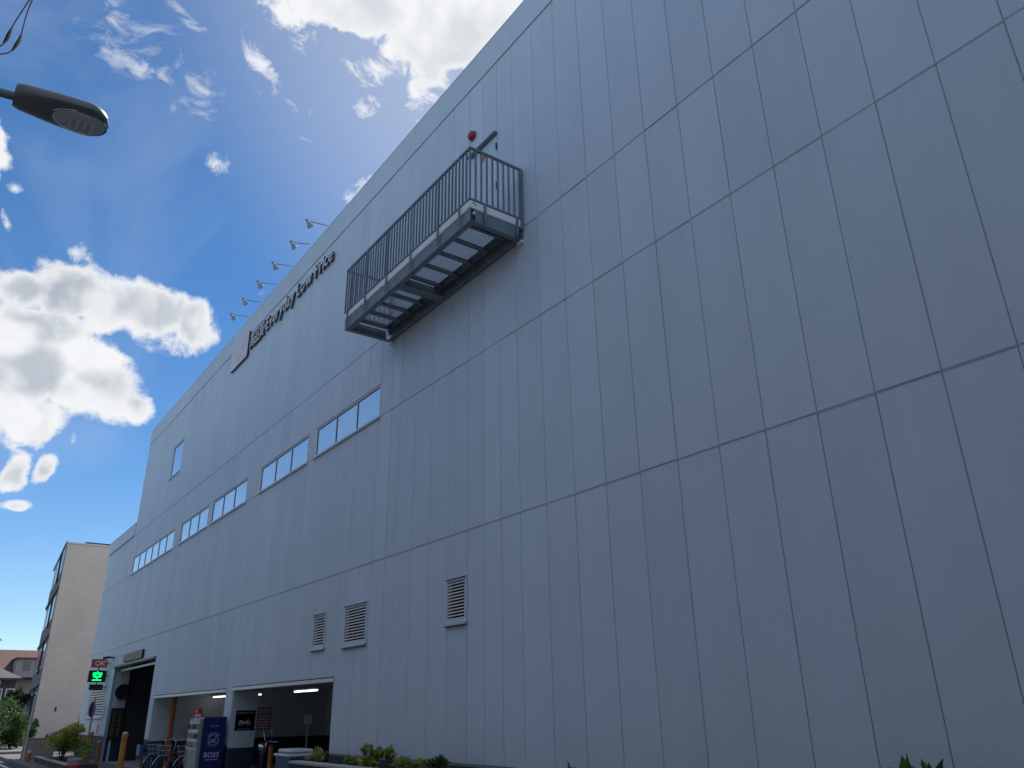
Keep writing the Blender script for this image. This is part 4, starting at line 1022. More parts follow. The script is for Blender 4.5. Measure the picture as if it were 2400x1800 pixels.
# bicycles
def bicycle(x, y, frame_m, label, cat='bicycle'):
    """front wheel towards the street (-X)"""
    t = thing('bicycle', (x, y, .05), label, cat, 'bicycles parked in the left-hand opening')
    R = .32; zf = .05 + R; xf, xr = x - .53, x + .53
    for cx in (xf, xr):
        mb = MB(); mb.ring((cx, y, zf), (0, 1, 0), R - .016, .017, 36, 6); w = mb.build('wheel', M['rubber'], t, smooth=True)
        mb = MB(); mb.ring((cx, y, zf), (0, 1, 0), R - .042, .011, 32, 6); mb.build('rim', M['chrome'], w, smooth=True)
        mb = MB()
        for k in range(14):
            a = 2 * PI * k / 14; mb.tube([(cx, y + .02 * (1 if k % 2 else -1), zf), (cx + math.cos(a) * (R - .045), y, zf + math.sin(a) * (R - .045))], .002, 4)
        mb.tube([(cx, y - .045, zf), (cx, y + .045, zf)], .022, 10); mb.build('spokes', M['chrome'], w)
        mb = MB(); b0 = len(mb.v)
        for k in range(15):
            a = math.radians(20 + 150 * k / 14) if cx == xr else math.radians(35 + 130 * k / 14)
            for s in (-1, 1): mb.v.append((cx + math.cos(a) * (R + .018), y + s * .026, zf + math.sin(a) * (R + .018)))
        for k in range(14): mb.f.append((2 * k, 2 * k + 1, 2 * k + 3, 2 * k + 2)); mb.mi.append(0)
        mg = mb.build('mudguard', M['bike_silver'], t); sm = mg.modifiers.new('thick', 'SOLIDIFY'); sm.thickness = .003
    bb = (x + .06, y, zf - .02); st = (x + .22, y, zf + .40); hd = (x - .36, y, zf + .42); hb = (x - .40, y, zf + .30)
    mb = MB()
    for a, b, r in ((bb, st, .017), (bb, hb, .02), ((x + .19, y, zf + .30), (x - .38, y, zf + .36), .015), (hd, hb, .02), (bb, (xr, y - .05, zf), .01), (bb, (xr, y + .05, zf), .01), (st, (xr, y - .05, zf), .009), (st, (xr, y + .05, zf), .009),
                    (hb, (xf + .02, y - .05, zf + .06), .013), (hb, (xf + .02, y + .05, zf + .06), .013), ((xf + .02, y - .05, zf + .06), (xf, y - .05, zf), .012), ((xf + .02, y + .05, zf + .06), (xf, y + .05, zf), .012)):
        mb.tube([a, b], r, 8)
    mb.build('frame', frame_m, t, smooth=True)
    mb = MB(); mb.tube([hd, (x - .33, y, zf + .60), (x - .33, y, zf + .64)], .012, 8)
    mb.tube([(x - .10, y - .29, zf + .66), (x - .26, y - .26, zf + .67), (x - .36, y - .1, zf + .65), (x - .36, y + .1, zf + .65), (x - .26, y + .26, zf + .67), (x - .10, y + .29, zf + .66)], .011, 8); mb.build('handlebar', M['chrome'], t, smooth=True)
    mb = MB(); mb.tube([st, (x + .25, y, zf + .52)], .012, 8); mb.build('seat_post', M['chrome'], t)
    mb = MB(); mb.tube([(x + .08, y, zf + .555), (x + .16, y, zf + .56), (x + .27, y, zf + .56), (x + .36, y, zf + .565)], [.025, .045, .085, .075], 10); s = mb.build('saddle', M['rubber'], t, smooth=True)
    mb = MB()
    bx0, bx1, bz0, bz1 = x - .78, x - .46, zf + .30, zf + .54
    for k in range(6):
        f = k / 5
        for s in (-1, 1): mb.tube([(bx0 + .04 + (bx1 - bx0 - .06) * f, y + s * .12, bz0), (bx0 + (bx1 - bx0) * f, y + s * .16, bz1)], .003, 4)
        mb.tube([(bx0 + .04, y - .12 + .24 * f, bz0), (bx0, y - .16 + .32 * f, bz1)], .003, 4); mb.tube([(bx1 - .02, y - .12 + .24 * f, bz0), (bx1, y - .16 + .32 * f, bz1)], .003, 4)
        mb.tube([(bx0 + .04, y - .12 + .24 * f, bz0), (bx1 - .02, y - .12 + .24 * f, bz0)], .003, 4)
    for z, g in ((bz0, .12), ((bz0 + bz1) / 2, .14), (bz1, .16)):
        e = (z - bz0) / (bz1 - bz0); a, b = bx0 + .04 * (1 - e), bx1 - .02 * (1 - e)
        mb.tube([(a, y - g, z), (b, y - g, z), (b, y + g, z), (a, y + g, z), (a, y - g, z)], .004, 4)
    mb.build('basket', M['bike_silver'], t)
    mb = MB(); mb.disc((bb[0], y + .05, bb[2]), (0, 1, 0), .085, .006, 24); mb.tube([(bb[0], y - .07, bb[2]), (bb[0] + .12, y - .07, bb[2] - .12)], .009, 6); mb.tube([(bb[0], y + .07, bb[2]), (bb[0] - .12, y + .07, bb[2] + .12)], .009, 6)
    mb.build('crank', M['chrome'], t)
    return t
bicycle(6.42, 24.0, M['bike_red'], 'red bicycle, foremost in the left-hand opening')
bicycle(6.72, 23.1, M['bike_silver'], 'silver bicycle beside the vending machine')
bicycle(6.50, 25.4, M['bike_blue'], 'blue bicycle behind the red one')
t = thing('blue_crate', (5.9, 26.6, .1), 'blue plastic crate on its stand at the left end of the bicycle park', 'crate')
mb = MB()
for (a, b, c_, d, e, f) in ((5.72, 6.12, 26.4, 26.42, .60, .88), (5.72, 6.12, 26.78, 26.80, .60, .88), (5.72, 5.74, 26.42, 26.78, .60, .88), (6.10, 6.12, 26.42, 26.78, .60, .88), (5.74, 6.10, 26.42, 26.78, .60, .62)): mb.box(a, b, c_, d, e, f)
mb.build('box', M['bike_blue'], t)
mb = MB()
for x in (5.76, 6.08):
    for y in (26.44, 26.76): mb.tube([(x, y, .10), (x, y, .60)], .014, 6)
mb.build('stand', M['grey_metal'], t)
mb = MB(); mb.box(5.83, 6.01, 26.392, 26.399, .70, .78); mb.build('hand_hole', M['black'], t)

# scooter in the right-hand opening
t = thing('scooter', (7.3, 19.6, .05), 'dark motor scooter with a chrome headlight, half hidden inside the right-hand opening', 'scooter')
sy = 19.7; sx = 7.4
for cx in (sx - .6, sx + .6):
    mb = MB(); mb.ring((cx, sy, .29), (0, 1, 0), .185, .055, 28, 8); w = mb.build('wheel', M['rubber'], t, smooth=True)
    mb = MB(); mb.disc((cx, sy, .29), (0, 1, 0), .13, .06, 20); mb.build('rim', M['bike_silver'], w)
FX = (Vector((0, sy - .14, 0)), Vector((1, 0, 0)), Vector((0, 0, 1)), Vector((0, 1, 0)))
mb = MB(); mb.prism([(sx - .52, .34), (sx - .28, .26), (sx + .2, .26), (sx + .35, .38), (sx + .78, .52), (sx + .76, .66), (sx + .55, .74), (sx + .06, .72), (sx + .02, .36), (sx - .22, .36), (sx - .36, .92), (sx - .44, .96), (sx - .50, .80)], FX, .28)
mb.build('body', M['scooter'], t, bevel=.04)
mb = MB(); mb.cham(sx + .03, sx + .66, sy - .13, sy + .13, .745, .83, .035); mb.build('saddle', M['rubber'], t)
mb = MB(); mb.tube([(sx - .40, sy, .9), (sx - .37, sy, 1.02)], .03, 8); mb.tube([(sx - .22, sy - .33, 1.04), (sx - .36, sy - .15, 1.05), (sx - .36, sy + .15, 1.05), (sx - .22, sy + .33, 1.04)], .014, 8); mb.build('handlebar', M['chrome'], t)
mb = MB(); mb.tube([(sx - .46, sy, .93), (sx - .50, sy, .93), (sx - .56, sy, .93)], [.10, .095, .05], 16); mb.build('headlight', M['chrome'], t, smooth=True)
for s in (-1, 1):
    mb = MB(); mb.tube([(sx - .33, sy + s * .2, 1.05), (sx - .36, sy + s * .27, 1.22)], .006, 6); mb.disc((sx - .36, sy + s * .28, 1.27), (1, 0, 0), .055, .02, 16); mb.build('mirror', M['chrome'], t)
mb = MB(); mb.prism([(sx - .82, .42), (sx - .62, .535), (sx - .42, .50), (sx - .42, .47), (sx - .62, .50), (sx - .80, .40)], (Vector((0, sy - .08, 0)), FX[1], FX[2], FX[3]), .16); mb.build('mudguard', M['scooter'], t)

# ------------------------------------------------------------------ planter and shrubs along the wall
t = thing('planter', (5.9, 8, 0), 'long dark planter with a pale coping at the foot of the grey wall', 'planter')
mb = MB(); mb.box(5.50, 5.66, -5.5, 14.15, 0.09, .86); mb.box(5.661, 6.478, 14.0, 14.15, .09, .86); mb.build('face', M['planter'], t)
y = -5.5
while y < 14.1:
    e = min(y + 1.2, 14.18); mb = MB(); mb.cham(5.47, 5.69, y + .003, e - .003, .862, .905, .008); mb.build('coping_stone', M['coping'], t); y += 1.2
mb = MB(); mb.quad((5.66, -5.5, .80), (6.478, -5.5, .80), (6.478, 14.0, .80), (5.66, 14.0, .80)); mb.build('soil', M['soil'], t)

def leaves(mb, c, rx, ry, rz, n, size, rnd, aspect=.45, up=.3, hollow=.55, droop=0.25, clumps=0):
    """leaf-shaped faces folded along the midrib, spread through an uneven volume"""
    cl = [(Vector((rnd.gauss(0, .45), rnd.gauss(0, .45), rnd.uniform(-.5, .75))), rnd.uniform(.28, .6)) for _ in range(clumps)]
    for _ in range(n):
        if cl:
            cc, rr_ = rnd.choice(cl); p = cc + Vector((rnd.gauss(0, 1), rnd.gauss(0, 1), rnd.gauss(0, 1))).normalized() * rr_ * rnd.uniform(hollow, 1)
        else:
            p = Vector((rnd.gauss(0, 1), rnd.gauss(0, 1), rnd.gauss(0, 1))).normalized() * rnd.uniform(hollow, 1)
        k = 1 + .3 * (mnoise.noise(p * 2.1 + Vector(c)))
        w = Vector(c) + Vector((p.x * rx, p.y * ry, p.z * rz)) * k
        d = (p + Vector((rnd.gauss(0, .5), rnd.gauss(0, .5), rnd.gauss(up, .5)))).normalized()
        s = d.cross(Vector((rnd.gauss(0, .4), rnd.gauss(0, .4), 1))).normalized(); nn = s.cross(d)
        L = size * rnd.uniform(.65, 1.3); W = L * aspect / 2
        q = w + d * L * .5 + nn * L * .05; e = w + d * L - nn * L * droop
        mb.add([w, q + s * W - nn * W * .35, e, q - s * W - nn * W * .35], [(0, 1, 2), (0, 2, 3)])

def shrub(name, c, rx, ry, rz, n, size, m, label, cat='shrub', group=None, seed=1, aspect=.45, base=.80, stems=6, up=.4, clumps=7, hollow=.5, droop=.25):
    rnd = random.Random(seed)
    t = thing(name, (c[0], c[1], base), label, cat, group)
    mb = MB(); leaves(mb, c, rx, ry, rz, n, size, rnd, aspect, up, hollow, droop, clumps); mb.build('foliage', m, t)
    mb = MB()
    for k in range(stems):
        a = rnd.uniform(0, 2 * PI); p = Vector((c[0], c[1], base - .02))
        e = Vector(c) + Vector((math.cos(a) * rx * .6, math.sin(a) * ry * .6, rz * rnd.uniform(.1, .7)))
        mid = p.lerp(e, .5) + Vector((rnd.gauss(0, .04), rnd.gauss(0, .04), rz * .12))
        r = max(.006, rx * .03); mb.tube([p, mid, e], [r, r * .7, r * .3], 6)
    mb.build('stem', M['bark'], t)
    return t
G_ = 'shrubs in the planter along the grey wall'
shrub('planter_shrub', (5.95, 11.9, .97), .17, .20, .18, 480, .095, M['leaf'], 'tall light-tipped shrub in the planter, highest of the row', group=G_, seed=11, aspect=.55, up=.7, clumps=6)
shrub('planter_shrub', (5.92, 12.5, .87), .16, .2, .11, 220, .10, M['leaf'], 'small shrub just left of the tallest planter shrub', group=G_, seed=12, up=.6)
shrub('planter_shrub', (5.92, 10.75, .92), .20, .30, .09, 480, .085, M['leaf'], 'low wide lime-tipped shrub right of the tallest planter shrub', group=G_, seed=13, up=.5)
shrub('planter_shrub', (5.92, 9.95, .92), .14, .2, .11, 260, .09, M['leaf_dark'], 'dark upright shrub right of the low wide one', group=G_, seed=14, up=.8)
shrub('planter_shrub', (5.92, 9.45, .86), .11, .13, .08, 120, .08, M['leaf_dark'], 'smallest dark shrub, a tuft at the bottom edge of the wall', group=G_, seed=15, up=.8)
shrub('planter_shrub', (5.92, 7.2, .915), .07, .07, .10, 80, .12, M['leaf_big'], 'single spiky tuft alone at the bottom middle of the wall', group=G_, seed=16, aspect=.22, up=1.1, clumps=0, hollow=.2)
shrub('planter_shrub', (5.92, 3.28, 0.99), .22, .24, .17, 230, .17, M['leaf_big'], 'glossy broad-leaved shrub at the bottom right corner', group=G_, seed=17, aspect=.36, up=.5, clumps=0, hollow=.35, droop=.3)
shrub('planter_shrub', (5.93, 14.0, .86), .18, .22, .16, 380, .09, M['leaf'], 'leafy shrub in front of the blue bin', group=G_, seed=18, up=.6)

# bush in the low planter before the garage
t = thing('low_planter', (4.85, 33, .1), 'low dark brown planter with a pale coping under the bush', 'planter')
mb = MB(); mb.box(4.40, 5.30, 29.8, 37.4, .095, .26); mb.build('body', M['brick_dark'], t)
for k in range(6):
    a = 29.8 + 7.6 * k / 6; mb = MB(); mb.cham(4.37, 4.54, a + .004, a + 7.6 / 6 - .004, .262, .305, .008); mb.build('coping_stone', M['coping'], t)
mb = MB(); mb.quad((4.545, 29.85, .27), (5.28, 29.85, .27), (5.28, 37.35, .27), (4.545, 37.35, .27)); mb.build('soil', M['soil'], t)
shrub('bush', (4.86, 34.4, .80), .56, 1.5, .42, 5200, .10, M['leaf'], 'rounded green bush with yellow tips before the garage wall', 'bush', seed=31, base=.27, stems=9, clumps=12, up=.5)
shrub('lime_shrub', (4.78, 33.4, 1.06), .44, .9, .24, 1300, .12, M['leaf_lime'], 'bright yellow-green shrub sticking up above the rounded bush', 'shrub', seed=32, base=.27, up=.9)

t = thing('plastic_pot', (4.42, 28.6, .1), 'faded pink plastic tub by the low planter', 'tub')
mb = MB(); mb.tube([(4.42, 28.6, .10), (4.42, 28.6, .44), (4.42, 28.6, .445), (4.42, 28.6, .50)], [.15, .18, .20, .20], 20, caps=True); mb.build('tub', M['pink_pot'], t, smooth=True)
mb = MB(); mb.tube([(4.42, 28.6, .25), (4.42, 28.6, .33)], [.168, .176], 20, caps=False); mb.build('band', M['sign_red'], t)

t = thing('marker_pole', (4.07, 38, .1), 'thin pale pole with an orange and white foot at the road edge', 'pole')
mb = MB(); mb.tube([(4.07, 38, .09), (4.07, 38, 2.42)], .035, 10); mb.build('shaft', M['pole_white'], t, smooth=True)
mb = MB(); mb.tube([(4.2, 37.6, .10), (4.2, 37.6, .42)], [.10, .07], 12); mb.build('foot', M['orange'], t)
mb = MB(); mb.tube([(4.2, 37.6, .421), (4.2, 37.6, .50)], [.07, .06], 12); mb.build('foot_cap', M['sign_white'], t)

t = thing('low_wall', (4.6, 40.1, .1), 'low beige garden wall beside the pale pole', 'wall')
mb = MB(); mb.cham(4.20, 5.35, 40.0, 40.18, .09, .84, .01); mb.build('body', M['beige_wall'], t)
mb = MB(); mb.cham(4.18, 5.37, 39.98, 40.20, .842, .89, .01); mb.build('coping', M['beige_wall'], t)

# ------------------------------------------------------------------ neighbours at the end of the street
apt = thing('apartment_block', (13, 66, 0), 'tall beige tiled apartment block beyond the end of the store', 'apartment block')
A = Vector((6.53, 60, 0)); Bd = Vector((.9, 13.7, 0)); HT = 12.42
Bp = A + Bd; fdir = Bd.normalized(); fn = Vector((-fdir.y, fdir.x, 0))
mb = MB()
mb.add([A, (26, 60, 0), (26, 74, 0), Bp, A + Vector((0, 0, HT)), (26, 60, HT), (26, 74, HT), Bp + Vector((0, 0, HT))],
       [(0, 1, 5, 4), (1, 2, 6, 5), (2, 3, 7, 6), (4, 5, 6, 7), (3, 0, 4, 7)])
mb.mi = [0, 0, 0, 1, 2]
mb.build('wall', [M['tile'], M['roof'], M['concrete_grey']], apt)
mb = MB(); mb.add([(6.44, 59.93, HT + .001), (26.1, 59.93, HT + .001), (26.1, 60.1, HT + .001), (6.44, 60.1, HT + .001), (6.44, 59.93, HT + .10), (26.1, 59.93, HT + .10), (26.1, 60.1, HT + .10), (6.44, 60.1, HT + .10)],
       [(0, 1, 5, 4), (1, 2, 6, 5), (2, 3, 7, 6), (3, 0, 4, 7), (4, 5, 6, 7), (3, 2, 1, 0)]); mb.build('roof_edge', M['trim'], apt)
mb = MB(); mb.box(7.6, 20, 60.2, 64, HT + .11, HT + .24); mb.build('roof_canopy', M['brick_dark'], apt)
mb = MB(); mb.box(7.9, 19.7, 60.5, 63.7, HT - .0, HT + .108); mb.build('canopy_curb', M['roof'], apt)
mb = MB(); mb.box(7.62, 7.72, 59.97, 59.998, 2.0, 2.25); mb.build('wall_vent', M['house_dark'], apt)
FA = lambda s, z: (A + fdir * s + fn * .0 + Vector((0, 0, z)))
def facade_box(mb, s0, s1, z0, z1, d0, d1):
    vs = []
    for z in (z0, z1):
        for s, d in ((s0, d0), (s1, d0), (s1, d1), (s0, d1)): vs.append(A + fdir * s + fn * d + Vector((0, 0, z)))
    mb.add(vs, [(3, 2, 1, 0), (4, 5, 6, 7), (0, 1, 5, 4), (1, 2, 6, 5), (2, 3, 7, 6), (3, 0, 4, 7)])
for fl in range(4):
    zb = 1.15 + 3.0 * fl
    for k in range(3):
        s = 1.0 + 4.3 * k
        mb = MB(); facade_box(mb, s, s + 2.6, zb + .5, zb + 2.0, .002, .05); w = mb.build('window', M['frame'], apt)
        for j in range(2):
            mb = MB(); facade_box(mb, s + .08 + 1.25 * j, s + 1.24 + 1.25 * j, zb + .57, zb + 1.93, .051, .06); mb.build('pane', M['house_glass'], w)
    mb = MB(); facade_box(mb, .4, 13.3, zb + 2.35, zb + 2.5, .002, .10); mb.build('ledge', M['concrete_grey'], apt)
    mb = MB(); facade_box(mb, 4.1, 4.25, zb + .2, zb + 2.34, .002, .12); mb.build('downpipe', M['house_dark'], apt)

hs = thing('red_roof_house', (8, 93, 0), 'house with a dull red roof and white gable far down the street', 'house')
mb = MB(); mb.box(2.0, 11.0, 92, 100, 0, 5.3); mb.build('wall', M['house_white'], hs)
mb = MB(); mb.add([(1.5, 90.8, 5.15), (11.5, 90.8, 5.15), (11.5, 96, 7.95), (1.5, 96, 7.95), (1.5, 101.2, 5.15), (11.5, 101.2, 5.15), (1.5, 90.8, 5.0), (11.5, 90.8, 5.0), (1.5, 101.2, 5.0), (11.5, 101.2, 5.0)],
       [(0, 1, 2, 3), (3, 2, 5, 4), (0, 6, 7, 1), (0, 3, 4, 8, 6), (1, 7, 9, 5, 2), (4, 5, 9, 8), (6, 8, 9, 7)]); rf = mb.build('roof', M['red_roof'], hs)
mb = MB(); mb.box(7.55, 9.4, 90.0, 94.5, 5.16, 6.75); dm = mb.build('dormer', M['house_white'], hs)
mb = MB(); mb.box(7.4, 9.55, 89.8, 95, 6.752, 6.90); mb.build('dormer_roof', M['red_roof'], dm)
mb = MB(); mb.box(8.1, 8.7, 89.96, 89.998, 5.75, 6.6); mb.build('dormer_window', M['house_glass'], dm)
mb = MB(); mb.tube([(6.1, 96, 7.9), (6.25, 96, 9.0)], .04, 6); mb.tube([(5.95, 96, 8.85), (6.5, 96, 8.85)], .02, 5); mb.build('aerial', M['house_dark'], hs)

hs = thing('grey_roof_house', (5.2, 82, 0), 'low dark house with a grey hipped roof behind the hedge', 'house')
mb = MB(); mb.box(2.6, 7.0, 80.5, 87, 0, 4.6); mb.build('wall', M['house_dark'], hs)
mb = MB(); mb.add([(2.2, 79.9, 4.72), (7.35, 79.9, 4.72), (7.35, 87.6, 4.72), (2.2, 87.6, 4.72), (4.9, 82.5, 6.0), (4.9, 85, 6.0), (2.2, 79.9, 4.601), (7.35, 79.9, 4.601), (7.35, 87.6, 4.601), (2.2, 87.6, 4.601)],
       [(0, 1, 4), (1, 2, 5, 4), (2, 3, 5), (3, 0, 4, 5), (0, 6, 7, 1), (1, 7, 8, 2), (2, 8, 9, 3), (3, 9, 6, 0), (9, 8, 7, 6)]); mb.build('roof', M['grey_roof'], hs)
mb = MB(); mb.box(2.1, 7.4, 79.80, 79.898, 4.56, 4.70); mb.build('gutter', M['house_dark'], hs)
for a in (5.55, 6.4):
    mb = MB(); mb.box(a, a + .6, 80.44, 80.498, 2.9, 3.9); w = mb.build('window', M['frame'], hs)
    mb = MB(); mb.box(a + .06, a + .54, 80.42, 80.438, 2.96, 3.84); mb.build('pane', M['house_glass'], w)
mb = MB(); mb.tube([(5.75, 80.3, .1), (5.85, 80.3, 4.5)], .05, 8); mb.build('downpipe', M['sign_white'], hs)

# parked car glimpsed behind the bush
t = thing('parked_car', (8.3, 51.5, 0), 'dark parked car glimpsed between the bush and the store corner', 'car')
cy = 51.6
FX = (Vector((0, cy, 0)), Vector((1, 0, 0)), Vector((0, 0, 1)), Vector((0, 1, 0)))
mb = MB(); mb.prism([(6.55, .32), (6.55, .78), (6.75, .90), (7.25, .98), (7.75, 1.30), (8.1, 1.36), (9.4, 1.36), (10.1, 1.02), (10.6, .95), (10.65, .35)], FX, 1.65); mb.build('body', M['car_paint'], t, bevel=.08)
mb = MB(); mb.prism([(7.38, .99), (7.80, 1.27), (8.1, 1.31), (9.3, 1.31), (9.85, 1.02)], (Vector((0, cy - .012, 0)), FX[1], FX[2], FX[3]), .01); mb.build('side_window', M['house_glass'], t)
for x in (7.3, 9.8):
    mb = MB(); mb.ring((x, cy + .03, .31), (0, 1, 0), .22, .09, 24, 8); w = mb.build('wheel', M['rubber'], t, smooth=True)
    mb = MB(); mb.disc((x, cy - .02, .31), (0, 1, 0), .17, .06, 18); mb.build('rim', M['bike_silver'], w)
    mb = MB(); mb.ring((x, cy + 1.6, .31), (0, 1, 0), .22, .09, 24, 8); w = mb.build('wheel', M['rubber'], t, smooth=True)
mb = MB(); mb.cham(6.545, 6.60, cy + .1, cy + .35, .70, .82, .01); mb.build('headlight', M['chrome'], t)
flat('parking_forecourt', 5.95, 26, 43, 59.9, 0.0, M['asphalt'])

# hedges and trees at the bend
HG = 'dark green shrubs along the verge at the left edge'
shrub('hedge_shrub', (3.65, 52, 1.35), 1.0, 2.2, 1.25, 6500, .16, M['leaf_dark'], 'dark rounded shrub at the left edge under the red roof', group=HG, seed=41, base=.2, stems=10, clumps=16)
shrub('hedge_shrub', (4.75, 51, .95), .75, 2.0, .85, 5200, .15, M['leaf_dark'], 'dark rounded shrub beside the pale pole', group=HG, seed=42, base=.2, stems=10, clumps=14)
shrub('hedge_shrub', (5.75, 56, 1.0), .55, 1.6, .55, 2400, .14, M['leaf_dark'], 'small dark shrub at the foot of the beige block', group=HG, seed=43, base=.0, stems=8, clumps=9)
shrub('hedge_shrub', (4.2, 60, 1.25), 1.4, 2.0, .85, 4600, .2, M['leaf_dark'], 'tall shrub behind the hedge, touching the grey-roofed house', group=HG, seed=44, base=.0, stems=8, clumps=14)
shrub('corner_shrub', (6.95, 45, 1.45), .45, .7, .55, 1500, .12, M['leaf_dark'], 'small dark shrub peeping past the corner of the store', seed=45, base=.0, stems=6, clumps=7)
def tree(x, y, h, r, label, seed):
    rnd = random.Random(seed); t = thing('garden_tree', (x, y, 0), label, 'tree')
    mb = MB(); p = [Vector((x, y, -.02)), Vector((x + .05, y, h * .3)), Vector((x - .06, y + .05, h * .6)), Vector((x, y, h * .85))]
    mb.tube(p, [.14, .11, .07, .03], 10)
    for k in range(7):
        a = rnd.uniform(0, 2 * PI); b = p[1].lerp(p[3], rnd.uniform(.1, .9)); e = b + Vector((math.cos(a) * r * .7, math.sin(a) * r * .7, rnd.uniform(.2, .6) * r)); mb.tube([b, b.lerp(e, .5) + Vector((0, 0, .08)), e], [.045, .03, .01], 6)
    mb.build('trunk', M['bark'], t, smooth=True)
    mb = MB(); leaves(mb, (x, y, h * .68), r, r, h * .34, 5200, .17, rnd, .45, .3, .5, .25, 16); mb.build('crown', M['leaf_dark'], t)
tree(6.15, 70, 3.2, .75, 'small dark tree between the grey-roofed house and the apartment block', 51)

# ------------------------------------------------------------------ street lamp and cables on the camera's side
t = thing('street_lamp', (-1.5, 5.25, .1), 'dark oval street lamp head on an arm, upper left against the sky', 'street lamp')
hx0, hx1, hy = -.275, .30, 5.22
N_ = 26
def sect(f):      # half width across the road direction, thickness up and down at fraction f along the head
    w = .098 + .068 * math.sin(min(1, f * 1.25) * PI * .5)
    if f > .72: w *= math.sqrt(max(0.0, 1 - ((f - .72) / .28) ** 2.2)) * .995 + .005
    if f < .06: w *= .80 + .20 * (f / .06)
    up = .095 * (1 - .25 * f); dn = .034
    if f > .80: up *= math.sqrt(max(.0, 1 - ((f - .8) / .2) ** 2)); dn *= math.sqrt(max(.0, 1 - ((f - .8) / .2) ** 2))
    return w, max(up, .004), max(dn, .004)
mb = MB(); m_ = 20
zc0, zc1 = 5.475, 5.50
for i in range(N_ + 1):
    f = i / N_; x = hx0 + (hx1 - hx0) * f; zc = zc0 + (zc1 - zc0) * f; w, up, dn = sect(f)
    for k in range(m_):
        a = 2 * PI * k / m_; ca, sa = math.cos(a), math.sin(a)
        e = .75
        yy = w * math.copysign(abs(ca) ** e, ca); zz = (up if sa > 0 else dn) * math.copysign(abs(sa) ** e, sa)
        mb.v.append((x, hy + yy, zc + zz))
for i in range(N_):
    for k in range(m_):
        k2 = (k + 1) % m_; mb.f.append((i * m_ + k, i * m_ + k2, (i + 1) * m_ + k2, (i + 1) * m_ + k)); mb.mi.append(0)
mb.f.append(tuple(range(m_))); mb.f.append(tuple(N_ * m_ + k for k in range(m_))[::-1]); mb.mi += [0, 0]
mb.build('head', M['lamp_dark'], t, smooth=True)
def oval(cx, cy, rx, ry, n=32): return [(cx + rx * math.cos(2 * PI * k / n), cy + ry * math.sin(2 * PI * k / n)) for k in range(n)]
lz = lambda x: zc0 + (zc1 - zc0) * (x - hx0) / (hx1 - hx0)
mb = MB(); pts = oval(.12, hy, .165, .115); n = len(pts)
for dz, sc in ((.0, 1.0), (-.012, .97), (-.020, .80), (-.024, .4)):
    for x, y in pts: X = .12 + (x - .12) * sc; mb.v.append((X, hy + (y - hy) * sc, lz(X) - .0325 + dz))
for r in range(3):
    for k in range(n): k2 = (k + 1) % n; mb.f.append((r * n + k, r * n + k2, (r + 1) * n + k2, (r + 1) * n + k)); mb.mi.append(0)
mb.f.append(tuple(3 * n + k for k in range(n))); mb.mi.append(0)
mb.build('lens', M['lamp_glass'], t, smooth=True)
mb = MB(); p3 = [Vector((x, y, lz(x) - .035)) for x, y in oval(.12, hy, .170, .120, 40)]; mb.tube(p3 + [p3[0]], .006, 6, caps=False); mb.build('lens_ring', M['chrome'], t, smooth=True)
for k in range(4):
    mb = MB(); x = .06 + .045 * k; mb.box(x, x + .018, hy - .05, hy + .05, lz(x) - .0625, lz(x) - .0565); mb.build('light_strip', M['interior'], t)
mb = MB(); mb.tube([(-1.5, 5.25, 4.95), (-1.2, 5.24, 5.28), (-.8, 5.23, 5.44), (-.25, 5.22, 5.485)], .030, 10); mb.build('arm', M['lamp_dark'], t, smooth=True)
mb = MB(); mb.tube([(-1.5, 5.25, .10), (-1.5, 5.25, 4.0), (-1.5, 5.25, 7.8)], [.16, .14, .12], 16); mb.build('pole', M['concrete_grey'], t, smooth=True)
mb = MB(); mb.tube([(-1.5, 5.25, 4.85), (-1.5, 5.25, 5.05)], .165, 16); mb.build('arm_band', M['grey_metal'], t)
tag(MB().box(-1.95, -1.05, 4.8, 5.7, -.02, .105).build('pole_footing', M['pave']), kind='structure')

def cable(pts, clamp, label):
    """a thin hanging cable with a thicker sleeve along part of it"""
    t = thing('overhead_cable', pts[0], label, 'cable')
    P = [Vector(p) for p in pts]
    def cr(p0, p1, p2, p3, s): return .5 * ((2 * p1) + (p2 - p0) * s + (2 * p0 - 5 * p1 + 4 * p2 - p3) * s * s + (3 * p1 - p0 - 3 * p2 + p3) * s ** 3)
    out = []
    for i in range(len(P) - 1):
        a, b, c, d = P[max(i - 1, 0)], P[i], P[i + 1], P[min(i + 2, len(P) - 1)]
        out += [cr(a, b, c, d, s / 6) for s in range(6)]
    out.append(P[-1])
    mb = MB(); mb.tube(out, .0042, 6); mb.build('wire', M['cable'], t, smooth=True)
    i0, i1 = clamp
    seg = out[i0:i1]
    rs = [.006 + .007 * math.sin(PI * k / (len(seg) - 1)) for k in range(len(seg))]
    mb = MB(); mb.tube(seg, rs, 8); mb.build('sleeve', M['cable'], t, smooth=True)
cable([(-1.40, 5.27, 7.45), (-.75, 5.27, 7.15), (-.31, 5.25, 6.58), (-.345, 5.2, 6.29), (-.365, 5.15, 6.11), (-.38, 5.1, 5.96), (-.385, 5.05, 5.83), (-.39, 5.0, 5.71), (-.42, 4.95, 5.6), (-.60, 4.98, 5.45), (-1.37, 5.2, 5.62)], (33, 45), 'thin black cable in the top left corner, the left-hand one of two')
cable([(-1.40, 5.30, 7.55), (-.75, 5.38, 7.3), (-.32, 5.37, 6.72), (-.335, 5.32, 6.42), (-.34, 5.27, 6.23), (-.335, 5.22, 6.06), (-.33, 5.17, 5.92), (-.335, 5.12, 5.82), (-.35, 5.07, 5.71), (-.39, 5.02, 5.62), (-.47, 4.99, 5.56), (-.8, 5.05, 5.6), (-1.37, 5.22, 5.75)], (34, 48), 'thin black cable in the top left corner, the right-hand one of two')

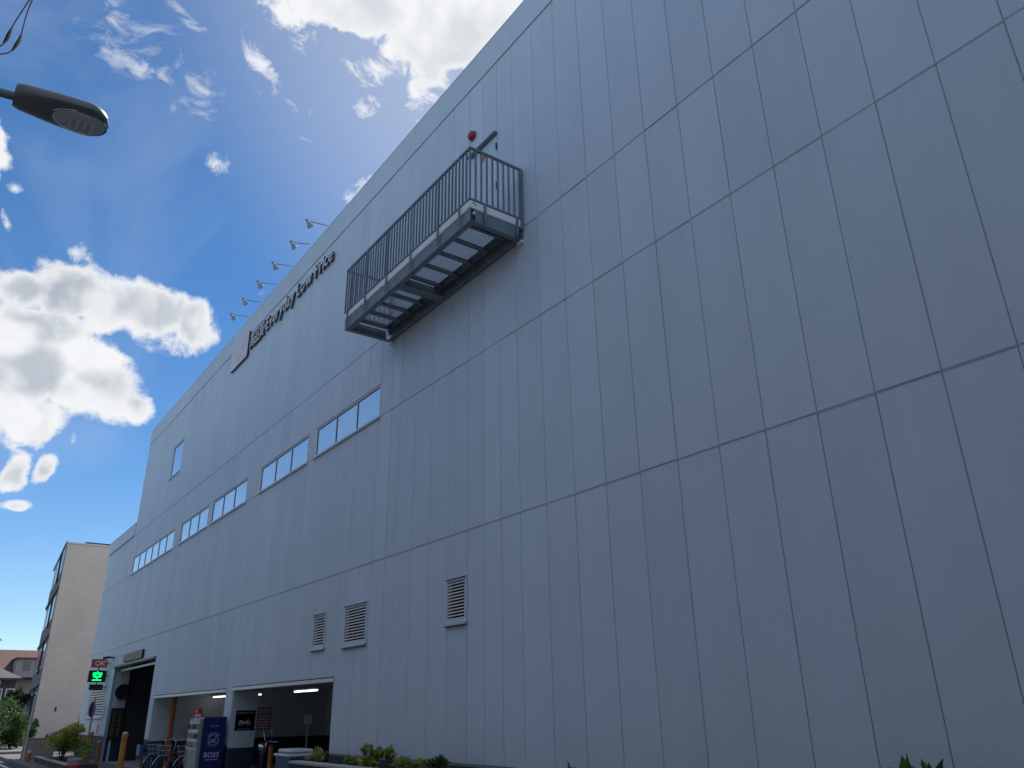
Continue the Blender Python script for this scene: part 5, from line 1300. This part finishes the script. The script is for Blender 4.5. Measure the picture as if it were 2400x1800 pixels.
# ------------------------------------------------------------------ unseen houses on the camera's side, added to shade the lower store wall
def house(x0, x1, y0, y1, h, wm, rm, label):
    t = thing('house', ((x0 + x1) / 2, (y0 + y1) / 2, 0), label, 'house', 'unseen houses added across the street to shade the store')
    mb = MB(); mb.box(x0, x1, y0, y1, -.02, h); mb.build('wall', M[wm], t)
    ym = (y0 + y1) / 2; o = .5; xm = (x0 + x1) / 2
    mb = MB(); mb.add([(x0 - o, y0 - o, h + .002), (x1 + o, y0 - o, h + .002), (x1 + o, y1 + o, h + .002), (x0 - o, y1 + o, h + .002), (xm, y0 - o, h + 1.7), (xm, y1 + o, h + 1.7)],
                      [(3, 2, 1, 0), (1, 2, 5, 4), (3, 0, 4, 5), (0, 1, 4), (2, 3, 5)]); mb.build('roof', M[rm], t)
    for z in (.9, 3.7, 6.4):
        for y in (y0 + 1.2, ym + .4, y1 - 2.6):
            mb = MB(); mb.box(x1 + .002, x1 + .06, y, y + 1.6, z, z + 1.3); w = mb.build('window', M['frame'], t)
            for k in range(2):
                mb = MB(); mb.box(x1 + .061, x1 + .07, y + .06 + .76 * k, y + .78 + .76 * k, z + .06, z + 1.24); mb.build('pane', M['house_glass'], w)
house(-13.5, -5.9, -26.0, -16.0, 11.0, 'house_dark', 'grey_roof', 'unseen dark timber house added to shade the store, farthest back on the near side of the street')
house(-13.0, -5.8, -15.0, -4.0, 11.2, 'brick_dark', 'grey_roof', 'unseen brown house with a grey gable roof added to shade the store, behind the viewer')
house(-13.5, -6.0, -3.0, 8.0, 10.9, 'house_dark', 'grey_roof', 'unseen dark timber house with a grey gable roof added to shade the store, beside the lamp pole')
house(-13.2, -5.9, 9.4, 19.5, 9.8, 'brick_dark', 'grey_roof', 'unseen brown house with a grey gable roof added to shade the store, opposite the drinks machine')
house(-13.2, -6.0, 20.8, 31.0, 9.6, 'house_dark', 'grey_roof', 'unseen dark timber house with a grey gable roof added to shade the store, opposite the bicycle park')
house(-13.2, -6.0, 32.5, 43.0, 9.0, 'brick_dark', 'grey_roof', 'unseen brown house with a grey gable roof added to shade the store, opposite the garage entrance')
